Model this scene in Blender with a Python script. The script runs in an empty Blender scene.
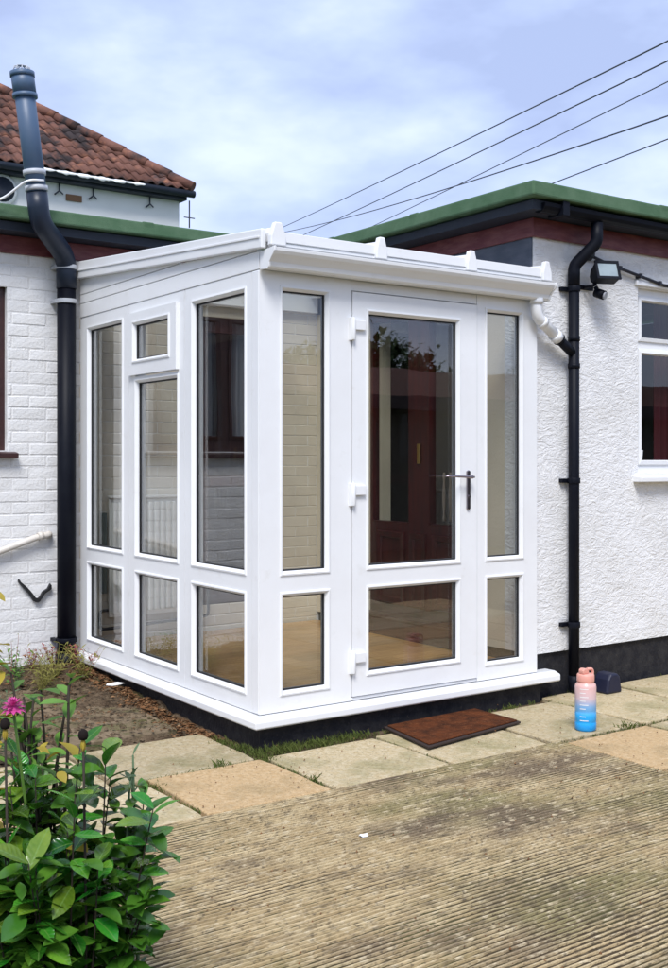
import bpy, bmesh, math, random
from mathutils import Vector, Matrix
R = math.radians
random.seed(7)
S = bpy.context.scene
COL = S.collection
# ------------------------------------------------------------------ camera
cam_d = bpy.data.cameras.new('camera')
cam = bpy.data.objects.new('camera', cam_d); COL.objects.link(cam)
YAW = R(35.02); EYE = Vector((-2.885, -4.774, 1.55)); FPX = 1098.5
cam.location = EYE
cam.rotation_euler = (R(90), 0, -YAW)
cam_d.sensor_fit = 'VERTICAL'; cam_d.sensor_height = 24; cam_d.lens = FPX / 968 * 24
cam_d.shift_y = -24.5 / 968
cam_d.clip_start = 0.05; cam_d.clip_end = 2000
S.camera = cam
# ------------------------------------------------------------------ sky
SUN_AZ = Vector((-0.62, -0.78, 0)).normalized(); SUN_EL = R(52)
world = bpy.data.worlds.new('World'); S.world = world; world.use_nodes = True
nt = world.node_tree; nt.nodes.clear()
def N(t, ty, **kw):
    n = t.nodes.new(ty)
    for k, v in kw.items(): setattr(n, k, v)
    return n
out = N(nt, 'ShaderNodeOutputWorld'); bg = N(nt, 'ShaderNodeBackground')
sky = N(nt, 'ShaderNodeTexSky', sky_type='NISHITA'); sky.sun_disc = False
sky.sun_elevation = SUN_EL; sky.sun_rotation = math.atan2(SUN_AZ.x, SUN_AZ.y)
skm = N(nt, 'ShaderNodeVectorMath', operation='SCALE'); skm.inputs['Scale'].default_value = 0.09
tc = N(nt, 'ShaderNodeTexCoord'); mp = N(nt, 'ShaderNodeMapping'); mp.inputs['Scale'].default_value = (1.0, 1.0, 2.2)
mp.inputs['Location'].default_value = (0.35, 0.2, 0.1)
nz = N(nt, 'ShaderNodeTexNoise'); nz.inputs['Scale'].default_value = 4.0; nz.inputs['Detail'].default_value = 5; nz.inputs['Roughness'].default_value = 0.52
rp = N(nt, 'ShaderNodeValToRGB'); e = rp.color_ramp.elements
e[0].position = 0.37; e[0].color = (0.21, 0.255, 0.395, 1)
e[1].position = 0.63; e[1].color = (0.375, 0.425, 0.545, 1)
m_ = e.new(0.5); m_.color = (0.275, 0.33, 0.485, 1)
mx = N(nt, 'ShaderNodeMixRGB'); mx.inputs[0].default_value = 0.92
L = nt.links.new
L(tc.outputs['Generated'], mp.inputs[0]); L(mp.outputs[0], nz.inputs['Vector']); L(nz.outputs[0], rp.inputs[0])
L(sky.outputs[0], skm.inputs[0]); L(skm.outputs[0], mx.inputs[1]); L(rp.outputs[0], mx.inputs[2])
L(mx.outputs[0], bg.inputs[0]); L(bg.outputs[0], out.inputs[0]); bg.inputs[1].default_value = 1.0
# ------------------------------------------------------------------ sun behind thin cloud
sd = bpy.data.lights.new('sun', 'SUN'); sd.energy = 1.5; sd.angle = R(22); sd.color = (1, 0.98, 0.96)
sun = bpy.data.objects.new('sun', sd); COL.objects.link(sun)
sv = SUN_AZ * math.cos(SUN_EL) + Vector((0, 0, math.sin(SUN_EL)))
sun.rotation_euler = sv.to_track_quat('Z', 'Y').to_euler(); sun.location = (-3, -6, 9)
S.view_settings.view_transform = 'Standard'; S.view_settings.look = 'None'
S.view_settings.exposure = 1.27; S.view_settings.gamma = 1.0; S.view_settings.use_curve_mapping = False
S.render.engine = 'CYCLES'

# ------------------------------------------------------------------ helpers
def ray(u, v):
    a = (u - 334) / FPX; b = -(v - 459.5) / FPX
    return Vector((a * math.cos(YAW) + math.sin(YAW), -a * math.sin(YAW) + math.cos(YAW), b))
def at_depth(d, u, v): return EYE + ray(u, v) * d

class MB:
    def __init__(s): s.v = []; s.f = []; s.sm = []
    def add(s, vs, fs, smooth=False):
        o = len(s.v); s.v += [tuple(p) for p in vs]; s.f += [tuple(i + o for i in f) for f in fs]; s.sm += [smooth] * len(fs); return s
    def box(s, x0, y0, z0, x1, y1, z1):
        vs = [(x, y, z) for x in (x0, x1) for y in (y0, y1) for z in (z0, z1)]
        return s.add(vs, [(0, 1, 3, 2), (4, 6, 7, 5), (0, 4, 5, 1), (2, 3, 7, 6), (0, 2, 6, 4), (1, 5, 7, 3)])
    def prism(s, prof, a, b, axis='x'):
        # prof: list of 2D points; extruded from a to b along axis
        def mk(p, t):
            return {'x': (t, p[0], p[1]), 'y': (p[0], t, p[1]), 'z': (p[0], p[1], t)}[axis]
        n = len(prof); vs = [mk(p, a) for p in prof] + [mk(p, b) for p in prof]
        fs = [(i, (i + 1) % n, n + (i + 1) % n, n + i) for i in range(n)] + [tuple(range(n))[::-1], tuple(range(n, 2 * n))]
        return s.add(vs, fs)
    def tube(s, path, r, n=12, cap=True):
        P = [Vector(p) for p in path]; rs = r if isinstance(r, (list, tuple)) else [r] * len(P)
        t0 = (P[1] - P[0]).normalized(); up = Vector((0, 0, 1)) if abs(t0.z) < .9 else Vector((1, 0, 0))
        a = t0.cross(up).normalized(); vs = []
        for i, p in enumerate(P):
            if i == 0: t = P[1] - P[0]
            elif i == len(P) - 1: t = P[-1] - P[-2]
            else: t = (P[i + 1] - p).normalized() + (p - P[i - 1]).normalized()
            t.normalize(); a = (a - t * a.dot(t)).normalized(); b = t.cross(a)
            for k in range(n):
                th = 2 * math.pi * k / n; vs.append(p + (a * math.cos(th) + b * math.sin(th)) * rs[i])
        m = len(P); fs = [(i * n + k, i * n + (k + 1) % n, (i + 1) * n + (k + 1) % n, (i + 1) * n + k) for i in range(m - 1) for k in range(n)]
        s.add(vs, fs, True)
        if cap:
            o = len(s.v) - m * n
            s.f += [tuple(o + k for k in range(n))[::-1], tuple(o + (m - 1) * n + k for k in range(n))]; s.sm += [False, False]
        return s
    def lathe(s, prof, c, n=24):
        m = len(prof); vs = [(c[0] + r * math.cos(2 * math.pi * k / n), c[1] + r * math.sin(2 * math.pi * k / n), c[2] + z) for r, z in prof for k in range(n)]
        fs = [(i * n + k, i * n + (k + 1) % n, (i + 1) * n + (k + 1) % n, (i + 1) * n + k) for i in range(m - 1) for k in range(n)]
        fs += [tuple(range(n))[::-1], tuple((m - 1) * n + k for k in range(n))]
        return s.add(vs, fs, True)
    def mesh(s, name, mat):
        me = bpy.data.meshes.new(name); me.from_pydata(s.v, [], s.f); me.update()
        for p, q in zip(me.polygons, s.sm): p.use_smooth = q
        mats = mat if isinstance(mat, (list, tuple)) else [mat]
        for m in mats: me.materials.append(m)
        bm = bmesh.new(); bm.from_mesh(me); bmesh.ops.recalc_face_normals(bm, faces=bm.faces); bm.to_mesh(me); bm.free()
        return me
    def build(s, name, mat, parent=None, bevel=0, seg=2, kind=None):
        o = bpy.data.objects.new(name, s.mesh(name, mat)); COL.objects.link(o); o.parent = parent
        if bevel:
            b = o.modifiers.new('bevel', 'BEVEL'); b.width = bevel; b.segments = seg; b.limit_method = 'ANGLE'; b.angle_limit = R(40)
        if kind: o['kind'] = kind
        return o
def tag(o, label, cat, group=None):
    o['label'] = label; o['category'] = cat
    if group: o['group'] = group
    return o
def empty(name, loc=(0, 0, 0), label=None, cat=None, group=None):
    o = bpy.data.objects.new(name, None); COL.objects.link(o); o.location = loc; o.empty_display_size = .1
    if label: tag(o, label, cat, group)
    return o
def inst(name, me, parent, M):
    o = bpy.data.objects.new(name, me); COL.objects.link(o); o.parent = parent; o.matrix_local = M; return o
def grid_frame(mb, xf, u0, u1, z0, z1, ops, d0, d1):
    """flat frame u0..u1 by z0..z1 with rectangular openings; xf maps (u, depth, z)."""
    us = sorted(set([u0, u1] + [x for o in ops for x in o[:2]])); zs = sorted(set([z0, z1] + [x for o in ops for x in o[2:]]))
    fill = lambda i, j: 0 <= i < len(us) - 1 and 0 <= j < len(zs) - 1 and not any(o[0] - 1e-6 <= us[i] and us[i + 1] <= o[1] + 1e-6 and o[2] - 1e-6 <= zs[j] and zs[j + 1] <= o[3] + 1e-6 for o in ops)
    for i in range(len(us) - 1):
        for j in range(len(zs) - 1):
            if not fill(i, j): continue
            a, b, c, d = us[i], us[i + 1], zs[j], zs[j + 1]
            for q in (d0, d1): mb.add([xf(a, q, c), xf(b, q, c), xf(b, q, d), xf(a, q, d)], [(0, 1, 2, 3)])
            if not fill(i - 1, j): mb.add([xf(a, d0, c), xf(a, d1, c), xf(a, d1, d), xf(a, d0, d)], [(0, 1, 2, 3)])
            if not fill(i + 1, j): mb.add([xf(b, d0, c), xf(b, d1, c), xf(b, d1, d), xf(b, d0, d)], [(0, 1, 2, 3)])
            if not fill(i, j - 1): mb.add([xf(a, d0, c), xf(b, d0, c), xf(b, d1, c), xf(a, d1, c)], [(0, 1, 2, 3)])
            if not fill(i, j + 1): mb.add([xf(a, d0, d), xf(b, d0, d), xf(b, d1, d), xf(a, d1, d)], [(0, 1, 2, 3)])
    return mb
def ring(mb, xf, o, prof):
    """sweeps a profile [(outward offset, depth)...] round a rectangular opening, mitred."""
    u0, u1, z0, z1 = o; n = len(prof)
    cor = [(u0, z0, -1, -1), (u1, z0, 1, -1), (u1, z1, 1, 1), (u0, z1, -1, 1)]
    vs = [xf(u + su * e, d, z + sz * e) for (u, z, su, sz) in cor for e, d in prof]
    mb.add(vs, [(k * n + i, ((k + 1) % 4) * n + i, ((k + 1) % 4) * n + i + 1, k * n + i + 1) for k in range(4) for i in range(n - 1)])
    return mb

# ------------------------------------------------------------------ materials
def mat(name, base, rough=.6, spec=.4, metal=0, var=None, var_scale=4, var_fac=.5, bump=0, bump_scale=60, bump_detail=4, obj_random=0, hsv_random=None, coord='Object', stretch=(1, 1, 1), bump_dist=.01, extra=None, transl=0):
    m = bpy.data.materials.new(name); m.use_nodes = True; t = m.node_tree; L = t.links.new
    b = t.nodes['Principled BSDF']; b.inputs['Roughness'].default_value = rough; b.inputs['Metallic'].default_value = metal
    b.inputs['Specular IOR Level'].default_value = spec
    tcn = N(t, 'ShaderNodeTexCoord'); mpn = N(t, 'ShaderNodeMapping'); mpn.inputs['Scale'].default_value = stretch
    L(N(t, 'ShaderNodeNewGeometry').outputs['Position'] if coord == 'World' else tcn.outputs[coord], mpn.inputs[0]); V = mpn.outputs[0]
    c = None
    rgb = N(t, 'ShaderNodeRGB'); rgb.outputs[0].default_value = (*base, 1); c = rgb.outputs[0]
    for (vc, vs, vf, lo, hi) in ([(var, var_scale, var_fac, .4, .65)] if var else []) + (extra or []):
        nn = N(t, 'ShaderNodeTexNoise'); nn.inputs['Scale'].default_value = vs; nn.inputs['Detail'].default_value = 6; nn.inputs['Roughness'].default_value = .62
        L(V, nn.inputs['Vector'])
        r = N(t, 'ShaderNodeMapRange'); r.inputs['From Min'].default_value = lo; r.inputs['From Max'].default_value = hi; r.inputs['To Max'].default_value = vf
        L(nn.outputs[0], r.inputs[0])
        x = N(t, 'ShaderNodeMixRGB'); x.inputs[2].default_value = (*vc, 1); L(r.outputs[0], x.inputs[0]); L(c, x.inputs[1]); c = x.outputs[0]
    if obj_random or hsv_random:
        oi = N(t, 'ShaderNodeObjectInfo'); hs = N(t, 'ShaderNodeHueSaturation'); L(c, hs.inputs['Color'])
        r = N(t, 'ShaderNodeMapRange'); k = obj_random; r.inputs['To Min'].default_value = 1 - k; r.inputs['To Max'].default_value = 1 + k
        L(oi.outputs['Random'], r.inputs[0]); L(r.outputs[0], hs.inputs['Value'])
        if hsv_random:
            w = N(t, 'ShaderNodeTexWhiteNoise', noise_dimensions='1D'); L(oi.outputs['Random'], w.inputs['W'])
            r2 = N(t, 'ShaderNodeMapRange'); r2.inputs['To Min'].default_value = .5 - hsv_random; r2.inputs['To Max'].default_value = .5 + hsv_random
            L(w.outputs[0], r2.inputs[0]); L(r2.outputs[0], hs.inputs['Hue'])
        c = hs.outputs[0]
    L(c, b.inputs['Base Color'])
    if bump:
        nb = N(t, 'ShaderNodeTexNoise'); nb.inputs['Scale'].default_value = bump_scale; nb.inputs['Detail'].default_value = bump_detail; L(V, nb.inputs['Vector'])
        bp = N(t, 'ShaderNodeBump'); bp.inputs['Strength'].default_value = bump; bp.inputs['Distance'].default_value = bump_dist
        L(nb.outputs[0], bp.inputs['Height']); L(bp.outputs[0], b.inputs['Normal'])
    if transl:
        tr = N(t, 'ShaderNodeBsdfTranslucent'); L(c, tr.inputs[0]); ms = N(t, 'ShaderNodeMixShader'); ms.inputs[0].default_value = transl
        L(b.outputs[0], ms.inputs[1]); L(tr.outputs[0], ms.inputs[2]); L(ms.outputs[0], t.nodes['Material Output'].inputs[0])
    return m
def glass_mat(name, tint=(.97, .985, .975), k=2.3):
    m = bpy.data.materials.new(name); m.use_nodes = True; t = m.node_tree; t.nodes.clear(); L = t.links.new
    o = N(t, 'ShaderNodeOutputMaterial'); tr = N(t, 'ShaderNodeBsdfTransparent'); gl = N(t, 'ShaderNodeBsdfGlossy'); gl.inputs['Roughness'].default_value = 0
    tr.inputs[0].default_value = (*tint, 1); gn = N(t, 'ShaderNodeNewGeometry'); dt = N(t, 'ShaderNodeVectorMath', operation='DOT_PRODUCT'); ab = N(t, 'ShaderNodeMath', operation='ABSOLUTE')
    om = N(t, 'ShaderNodeMath', operation='SUBTRACT', use_clamp=True); om.inputs[0].default_value = 1; pw = N(t, 'ShaderNodeMath', operation='POWER'); pw.inputs[1].default_value = 5
    fr = N(t, 'ShaderNodeMath', operation='MULTIPLY_ADD'); fr.inputs[1].default_value = .96; fr.inputs[2].default_value = .04   # Schlick reflectance, same from both sides
    L(gn.outputs['Incoming'], dt.inputs[0]); L(gn.outputs['Normal'], dt.inputs[1]); L(dt.outputs['Value'], ab.inputs[0]); L(ab.outputs[0], om.inputs[1]); L(om.outputs[0], pw.inputs[0]); L(pw.outputs[0], fr.inputs[0])
    mu = N(t, 'ShaderNodeMath', operation='MULTIPLY', use_clamp=True); mu.inputs[1].default_value = k
    # slight waviness of the sealed unit
    tcn = N(t, 'ShaderNodeTexCoord'); nn = N(t, 'ShaderNodeTexNoise'); nn.inputs['Scale'].default_value = 2.2; nn.inputs['Detail'].default_value = 1
    bp = N(t, 'ShaderNodeBump'); bp.inputs['Strength'].default_value = .12; bp.inputs['Distance'].default_value = .01
    L(tcn.outputs['Object'], nn.inputs['Vector']); L(nn.outputs[0], bp.inputs['Height']); L(bp.outputs[0], gl.inputs['Normal'])
    ms = N(t, 'ShaderNodeMixShader'); L(fr.outputs[0], mu.inputs[0]); L(mu.outputs[0], ms.inputs[0]); L(tr.outputs[0], ms.inputs[1]); L(gl.outputs[0], ms.inputs[2]); L(ms.outputs[0], o.inputs[0])
    return m
W = mat('white_upvc', (.81, .82, .83), .28, .5, var=(.75, .75, .75), var_scale=3, var_fac=.5, extra=[((.58, .56, .51), 9, .35, .60, .78)], bump=.03, bump_scale=9)
GLASS = glass_mat('glass')
RUBBER = mat('black_gasket', (.012, .012, .014), .6)
BRICKP = mat('painted_brick', (.78, .78, .78), .7, .3, var=(.66, .65, .63), var_scale=9, var_fac=.6, bump=.45, bump_scale=55, obj_random=.05, extra=[((.45, .42, .37), 26, .45, .63, .74)])
JOINTP = mat('painted_mortar', (.76, .76, .76), .8, .2, var=(.6, .58, .55), var_scale=12, var_fac=.6, bump=.5, bump_scale=80)
BLACKP = mat('black_masonry_paint', (.012, .012, .016), .6, .25, var=(.045, .043, .042), var_scale=14, extra=[((.09, .08, .065), 40, .5, .6, .72)], bump=.4, bump_scale=60)
FELT = mat('green_mineral_felt', (.062, .122, .066), .85, .15, var=(.10, .165, .10), var_scale=5, var_fac=.8, bump=.3, bump_scale=150, extra=[((.05, .10, .05), 2.3, .5, .55, .7)])
MAROON = mat('maroon_painted_board', (.125, .028, .035), .5, .4, var=(.21, .075, .07), var_scale=7, var_fac=.7, bump=.2, bump_scale=30, stretch=(1, 1, 4))
NAVY = mat('dark_soffit', (.012, .018, .03), .6, var=(.02, .028, .045), var_scale=4)
LEAD = mat('lead_cladding', (.055, .068, .095), .55, .5, var=(.10, .115, .15), var_scale=5, var_fac=.8, bump=.2, bump_scale=12, stretch=(1, 1, 2.5))
PIPEB = mat('black_plastic_pipe', (.004, .005, .010), .5, .14, var=(.008, .010, .015), var_scale=6, bump=.04, bump_scale=14)
PIPEG = mat('weathered_grey_pipe', (.06, .11, .19), .45, .5, var=(.08, .12, .19), var_scale=5, var_fac=.6)
CLIP = mat('grey_clip', (.45, .47, .5), .4)
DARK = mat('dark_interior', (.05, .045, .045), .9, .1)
MAHOG = mat('mahogany', (.05, .006, .006), .3, .4, var=(.02, .004, .005), var_scale=5, var_fac=.8, stretch=(6, 6, .6))
BROWNF = mat('brown_window_frame', (.035, .012, .012), .4, .5, var=(.06, .02, .016), var_scale=8)
OAK = mat('laminate_floor', (.56, .33, .13), .22, .5, var=(.36, .19, .07), var_scale=7, var_fac=.8, stretch=(.8, 9, 9), obj_random=.14)
BRICKI = mat('cream_painted_brick', (.66, .605, .515), .7, .3, var=(.58, .53, .45), var_scale=6, var_fac=.6, bump=.15, bump_scale=50)
PLASTER = mat('porch_inner_wall', (.70, .63, .51), .85, .2, var=(.60, .54, .43), var_scale=3, bump=.2, bump_scale=40)
RADW = mat('radiator_enamel', (.84, .84, .82), .3, .5)
NET = mat('net_curtain', (.75, .76, .8), .9, .1, transl=.4)
CURT = mat('red_curtain', (.05, .01, .014), .9, .1)
SOIL = mat('soil', (.105, .072, .045), .95, .1, var=(.17, .125, .08), var_scale=11, var_fac=.9, bump=1, bump_scale=45, bump_dist=.03, extra=[((.05, .035, .022), 5, .7, .5, .7), ((.10, .11, .035), 3.5, .5, .55, .68)])
GRASSG = mat('lawn', (.06, .10, .03), .9, .1, var=(.10, .12, .04), var_scale=1.5, bump=.8, bump_scale=30)
SLABT = mat('tan_slab', (.47, .315, .155), .85, .25, var=(.58, .43, .25), var_scale=34, var_fac=.8, bump=.5, bump_scale=120, extra=[((.30, .22, .11), 3.2, .7, .50, .68), ((.22, .15, .08), 75, .65, .53, .66)])
SLABG = mat('grey_slab', (.44, .345, .195), .85, .25, var=(.54, .46, .31), var_scale=30, var_fac=.9, bump=.5, bump_scale=120, obj_random=.12, extra=[((.24, .215, .10), 2.7, .8, .48, .66), ((.16, .125, .075), 70, .65, .53, .66)])
SLABD = mat('dirty_slab', (.22, .165, .105), .9, .2, var=(.12, .09, .055), var_scale=8, var_fac=.9, bump=.7, bump_scale=70, extra=[((.12, .12, .045), 4, .7, .5, .65)])
def concrete_mat():
    m = mat('ribbed_concrete', (.43, .32, .17), .9, .2, var=(.60, .48, .28), var_scale=9, var_fac=.8, bump=.6, bump_scale=110, bump_dist=.006,
            extra=[((.21, .19, .085), 1.3, .75, .47, .60), ((.17, .125, .085), 2.1, .85, .50, .63), ((.66, .55, .36), 30, .75, .54, .64), ((.09, .07, .05), 75, .7, .54, .66), ((.11, .085, .06), 16, .6, .56, .68)], stretch=(.6, 1.15, 1))
    return m
CONC = concrete_mat()
GROOVE_SHADE = mat('groove_shade_tone', (.06, .043, .026), .95, .1, var=(.075, .075, .028), var_scale=3, var_fac=.8, extra=[((.15, .115, .07), 40, .7, .5, .65)])  # dark earthy tone standing in for shade inside the concrete grooves
MAT = mat('coir_mat', (.13, .042, .017), .95, .05, var=(.045, .02, .012), var_scale=14, var_fac=.9, bump=1, bump_scale=190, bump_dist=.01, extra=[((.22, .10, .045), 70, .6, .55, .7)])
MATE = mat('mat_rubber_edge', (.035, .022, .018), .8)
def render_mat():
    m = bpy.data.materials.new('textured_white_render'); m.use_nodes = True; t = m.node_tree; L = t.links.new; b = t.nodes['Principled BSDF']
    b.inputs['Roughness'].default_value = .75; b.inputs['Specular IOR Level'].default_value = .25
    tcn = N(t, 'ShaderNodeTexCoord')
    n1 = N(t, 'ShaderNodeTexNoise'); n1.inputs['Scale'].default_value = 5; n1.inputs['Detail'].default_value = 3; n1.inputs['Distortion'].default_value = 1.5
    n2 = N(t, 'ShaderNodeTexNoise'); n2.inputs['Scale'].default_value = 11; n2.inputs['Detail'].default_value = 7; n2.inputs['Roughness'].default_value = .6; n2.inputs['Distortion'].default_value = 2.2
    vm = N(t, 'ShaderNodeMapping'); vm.inputs['Scale'].default_value = (1, 1, 2.1); vm.inputs['Rotation'].default_value = (0, R(24), 0)
    L(tcn.outputs['Object'], vm.inputs[0]); L(vm.outputs[0], n2.inputs['Vector']); L(tcn.outputs['Object'], n1.inputs['Vector'])
    ad = N(t, 'ShaderNodeMath', operation='MULTIPLY_ADD'); ad.inputs[1].default_value = .5; L(n1.outputs[0], ad.inputs[0]); L(n2.outputs[0], ad.inputs[2])
    bp = N(t, 'ShaderNodeBump'); bp.inputs['Strength'].default_value = .7; bp.inputs['Distance'].default_value = .022; L(ad.outputs[0], bp.inputs['Height']); L(bp.outputs[0], b.inputs['Normal'])
    n3 = N(t, 'ShaderNodeTexNoise'); n3.inputs['Scale'].default_value = 2.4; n3.inputs['Detail'].default_value = 7; L(tcn.outputs['Object'], n3.inputs['Vector'])
    cr = N(t, 'ShaderNodeValToRGB'); cr.color_ramp.elements[0].position = .3; cr.color_ramp.elements[0].color = (.72, .715, .70, 1); cr.color_ramp.elements[1].position = .55; cr.color_ramp.elements[1].color = (.80, .80, .80, 1)
    L(n3.outputs[0], cr.inputs[0]); L(cr.outputs[0], b.inputs['Base Color'])
    return m
RENDER = render_mat()
TILE = mat('clay_pantile', (.165, .080, .060), .85, .2, var=(.12, .055, .042), var_scale=2.2, var_fac=.8, bump=.5, bump_scale=25, obj_random=.3, coord='World', extra=[((.34, .15, .085), 5, .6, .55, .7), ((.03, .028, .03), 1.6, .9, .50, .60)])
TILEW = mat('clay_pantile_roof', (.27, .088, .05), .85, .2, var=(.06, .045, .04), var_scale=.8, var_fac=.8, bump=.5, bump_scale=25)
FARW = mat('far_white_wall', (.80, .80, .79), .8, .2, var=(.70, .70, .68), var_scale=1.2, var_fac=.5)
WIRE = mat('overhead_wire', (.06, .065, .085), .6)
WOODP = mat('pole_wood', (.13, .10, .075), .9)
CHROME = mat('dark_chrome', (.32, .28, .31), .22, .5, metal=1)
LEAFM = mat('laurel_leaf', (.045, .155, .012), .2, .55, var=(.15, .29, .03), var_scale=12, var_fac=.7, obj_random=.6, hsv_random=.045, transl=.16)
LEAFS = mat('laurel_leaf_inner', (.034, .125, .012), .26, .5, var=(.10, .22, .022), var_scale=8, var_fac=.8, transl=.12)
def add_veins(m):
    t = m.node_tree; L = t.links.new; b = t.nodes['Principled BSDF']; tcn = N(t, 'ShaderNodeTexCoord'); sx = N(t, 'ShaderNodeSeparateXYZ'); L(tcn.outputs['Object'], sx.inputs[0])
    ab = N(t, 'ShaderNodeMath', operation='ABSOLUTE'); L(sx.outputs[0], ab.inputs[0])
    a2 = N(t, 'ShaderNodeMath', operation='MULTIPLY_ADD'); a2.inputs[1].default_value = -.8; L(ab.outputs[0], a2.inputs[0]); L(sx.outputs[1], a2.inputs[2])
    sn = N(t, 'ShaderNodeMath', operation='MULTIPLY'); sn.inputs[1].default_value = 560; L(a2.outputs[0], sn.inputs[0]); si = N(t, 'ShaderNodeMath', operation='SINE'); L(sn.outputs[0], si.inputs[0])
    mr = N(t, 'ShaderNodeMapRange'); mr.inputs['From Min'].default_value = .0; mr.inputs['From Max'].default_value = .0022; mr.inputs['To Min'].default_value = .55; mr.inputs['To Max'].default_value = 0; L(ab.outputs[0], mr.inputs[0])
    old = b.inputs['Base Color'].links[0].from_socket; x = N(t, 'ShaderNodeMixRGB'); x.inputs[2].default_value = (.16, .28, .07, 1); L(mr.outputs[0], x.inputs[0]); L(old, x.inputs[1]); L(x.outputs[0], b.inputs['Base Color'])
    bp = N(t, 'ShaderNodeBump'); bp.inputs['Strength'].default_value = .3; bp.inputs['Distance'].default_value = .0007; L(si.outputs[0], bp.inputs['Height']); L(bp.outputs[0], b.inputs['Normal'])
add_veins(LEAFM)
LEAFY = mat('yellow_leaf', (.42, .31, .04), .5, .3, var=(.35, .33, .04), var_scale=20, var_fac=.7, transl=.25, obj_random=.2)
LEAFL = mat('light_green_leaf', (.11, .235, .035), .45, .3, var=(.19, .32, .07), var_scale=10, var_fac=.7, transl=.25, obj_random=.25)
LEAFGY = mat('grey_green_leaf', (.10, .16, .08), .6, .3, var=(.16, .22, .12), var_scale=10, transl=.2, obj_random=.2)
WEEDY = mat('straw_weed', (.25, .24, .06), .8, .2, var=(.33, .27, .11), var_scale=8, transl=.2)
WEEDP = mat('pink_weed', (.32, .09, .09), .8, .2, var=(.22, .14, .07), var_scale=20, transl=.2)
STEM = mat('dark_stem', (.03, .022, .014), .8)
PINK = mat('pink_petal', (.62, .07, .30), .5, .3, var=(.75, .2, .45), var_scale=30, transl=.25)
SEED = mat('dark_seed_head', (.015, .011, .010), .9, .1)
TURF = mat('joint_grass', (.085, .115, .025), .8, .2, var=(.14, .15, .04), var_scale=10, transl=.2)
LITTER = mat('leaf_litter', (.20, .10, .045), .9, .15, var=(.09, .045, .022), var_scale=22, var_fac=.9, extra=[((.36, .24, .13), 35, .7, .55, .62)])
PAPER = mat('white_scrap', (.8, .8, .78), .8)
TANW = mat('tan_block_wall', (.14, .115, .09), .9, .2, var=(.10, .085, .065), var_scale=1.2, bump=.4, bump_scale=20)
BROOF = mat('brown_roof_tile', (.11, .055, .042), .85, .2, var=(.16, .08, .06), var_scale=1, bump=.3, bump_scale=8)
TREEL = mat('tree_leaf', (.045, .095, .025), .6, .3, var=(.08, .13, .04), var_scale=.7, transl=.2)
BARK = mat('bark', (.07, .055, .04), .95)
CREAM = mat('cream_waste_pipe', (.66, .62, .56), .45, var=(.55, .5, .44), var_scale=6)
CABLE = mat('black_cable', (.012, .013, .02), .5)
LENS = mat('floodlight_glass', (.28, .34, .36), .12, .6, var=(.18, .22, .25), var_scale=14)

# ------------------------------------------------------------------ ground
G = .09
def struct(o): o['kind'] = 'structure'; return o
mb = MB(); mb.add([(-400, -400, -.03), (400, -400, -.03), (400, 400, -.03), (-400, 400, -.03)], [(0, 1, 2, 3)])
struct(mb.build('ground', GRASSG))
# soil and mortar bed under the paving
mb = MB(); nx, ny = 260, 170
def soil_z(x, y):
    n = .014 * math.sin(9 * x + 3 * y) * math.sin(5 * y - 2 * x) + .010 * math.sin(17 * y - 8 * x + 1) + .008 * math.sin(31 * x + 23 * y)
    t = max(0, min(1, (y - .35) / .6)); rise = .085 * max(0, min(1, (y - .7) / 1.6))
    return G - .028 + t * (.02 + n + rise)
vs = [(-5 + 5.02 * i / nx, -.8 + 3.24 * j / ny, soil_z(-5 + 5.02 * i / nx, -.8 + 3.24 * j / ny) + random.uniform(-.007, .007)) for j in range(ny + 1) for i in range(nx + 1)]
mb.add(vs, [(j * (nx + 1) + i, j * (nx + 1) + i + 1, (j + 1) * (nx + 1) + i + 1, (j + 1) * (nx + 1) + i) for j in range(ny) for i in range(nx)], True)
struct(mb.build('soil_bed', SOIL))
pav = MB().box(.02, -.795, .0, 9, .04, G - .026).box(1.335, -9, .0, 9, -.796, G - .027).build('paving', SOIL); struct(pav)
def slab(x0, x1, y0, y1, m, dz=0, parent=pav, tilt=0, rot=0, t=.05):
    w, d = (x1 - x0) / 2, (y1 - y0) / 2; b = MB(); n = 5
    # slightly uneven outline so that the edges look worn
    pts = []
    rr = random.Random(int(x0 * 977 + y0 * 313))
    for k in range(4):
        cx, cy = [(-w, -d), (w, -d), (w, d), (-w, d)][k]; ex, ey = [(w, -d), (w, d), (-w, d), (-w, -d)][k]
        for i in range(n):
            f = i / n; px, py = cx + (ex - cx) * f, cy + (ey - cy) * f; j = .009 if i else .020
            pts.append((px - math.copysign(rr.uniform(0, j), px), py - math.copysign(rr.uniform(0, j), py)))
    b.prism(pts, -t, 0, 'z')
    o = b.build('slab', m, parent, bevel=.007, seg=2); o.location = ((x0 + x1) / 2, (y0 + y1) / 2, G + dz); o.rotation_euler = (tilt, tilt * .5, rot); return o
g = .008
X = [-1.98, -1.36, -.725, -.09, .61, 1.29, 2.0, 2.66, 3.3, 3.95, 4.6]
for i in range(4, len(X) - 1): slab(X[i] + g, X[i + 1] - g, -.785, -.14 if i < 5 else (-.10 if X[i] < 1.9 else .03), SLABG, random.uniform(-.003, .003), tilt=random.uniform(-.006, .006))
slab(-.09 + g, .61 - g, -.787, -.17, SLABG, .001)
slab(-.725 + g, -.09 - g, -.787, -.19, SLABT, .003, tilt=.003)
slab(-1.36 + g, -.725 - g, -.787, -.21, SLABG, -.002, tilt=-.004)
slab(-1.98 + g, -1.36 - g, -.787, -.21, SLABT, -.001)
slab(-.86 + g, -.10 - g, -.175, .43, SLABG, 0, tilt=.004, rot=.01)
slab(-1.52 + g, -.86 - g, -.195, .42, SLABG, -.003, rot=-.01)
slab(-2.2 + g, -1.52 - g, -.195, .42, SLABG, -.003)
yy = -.80
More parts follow.
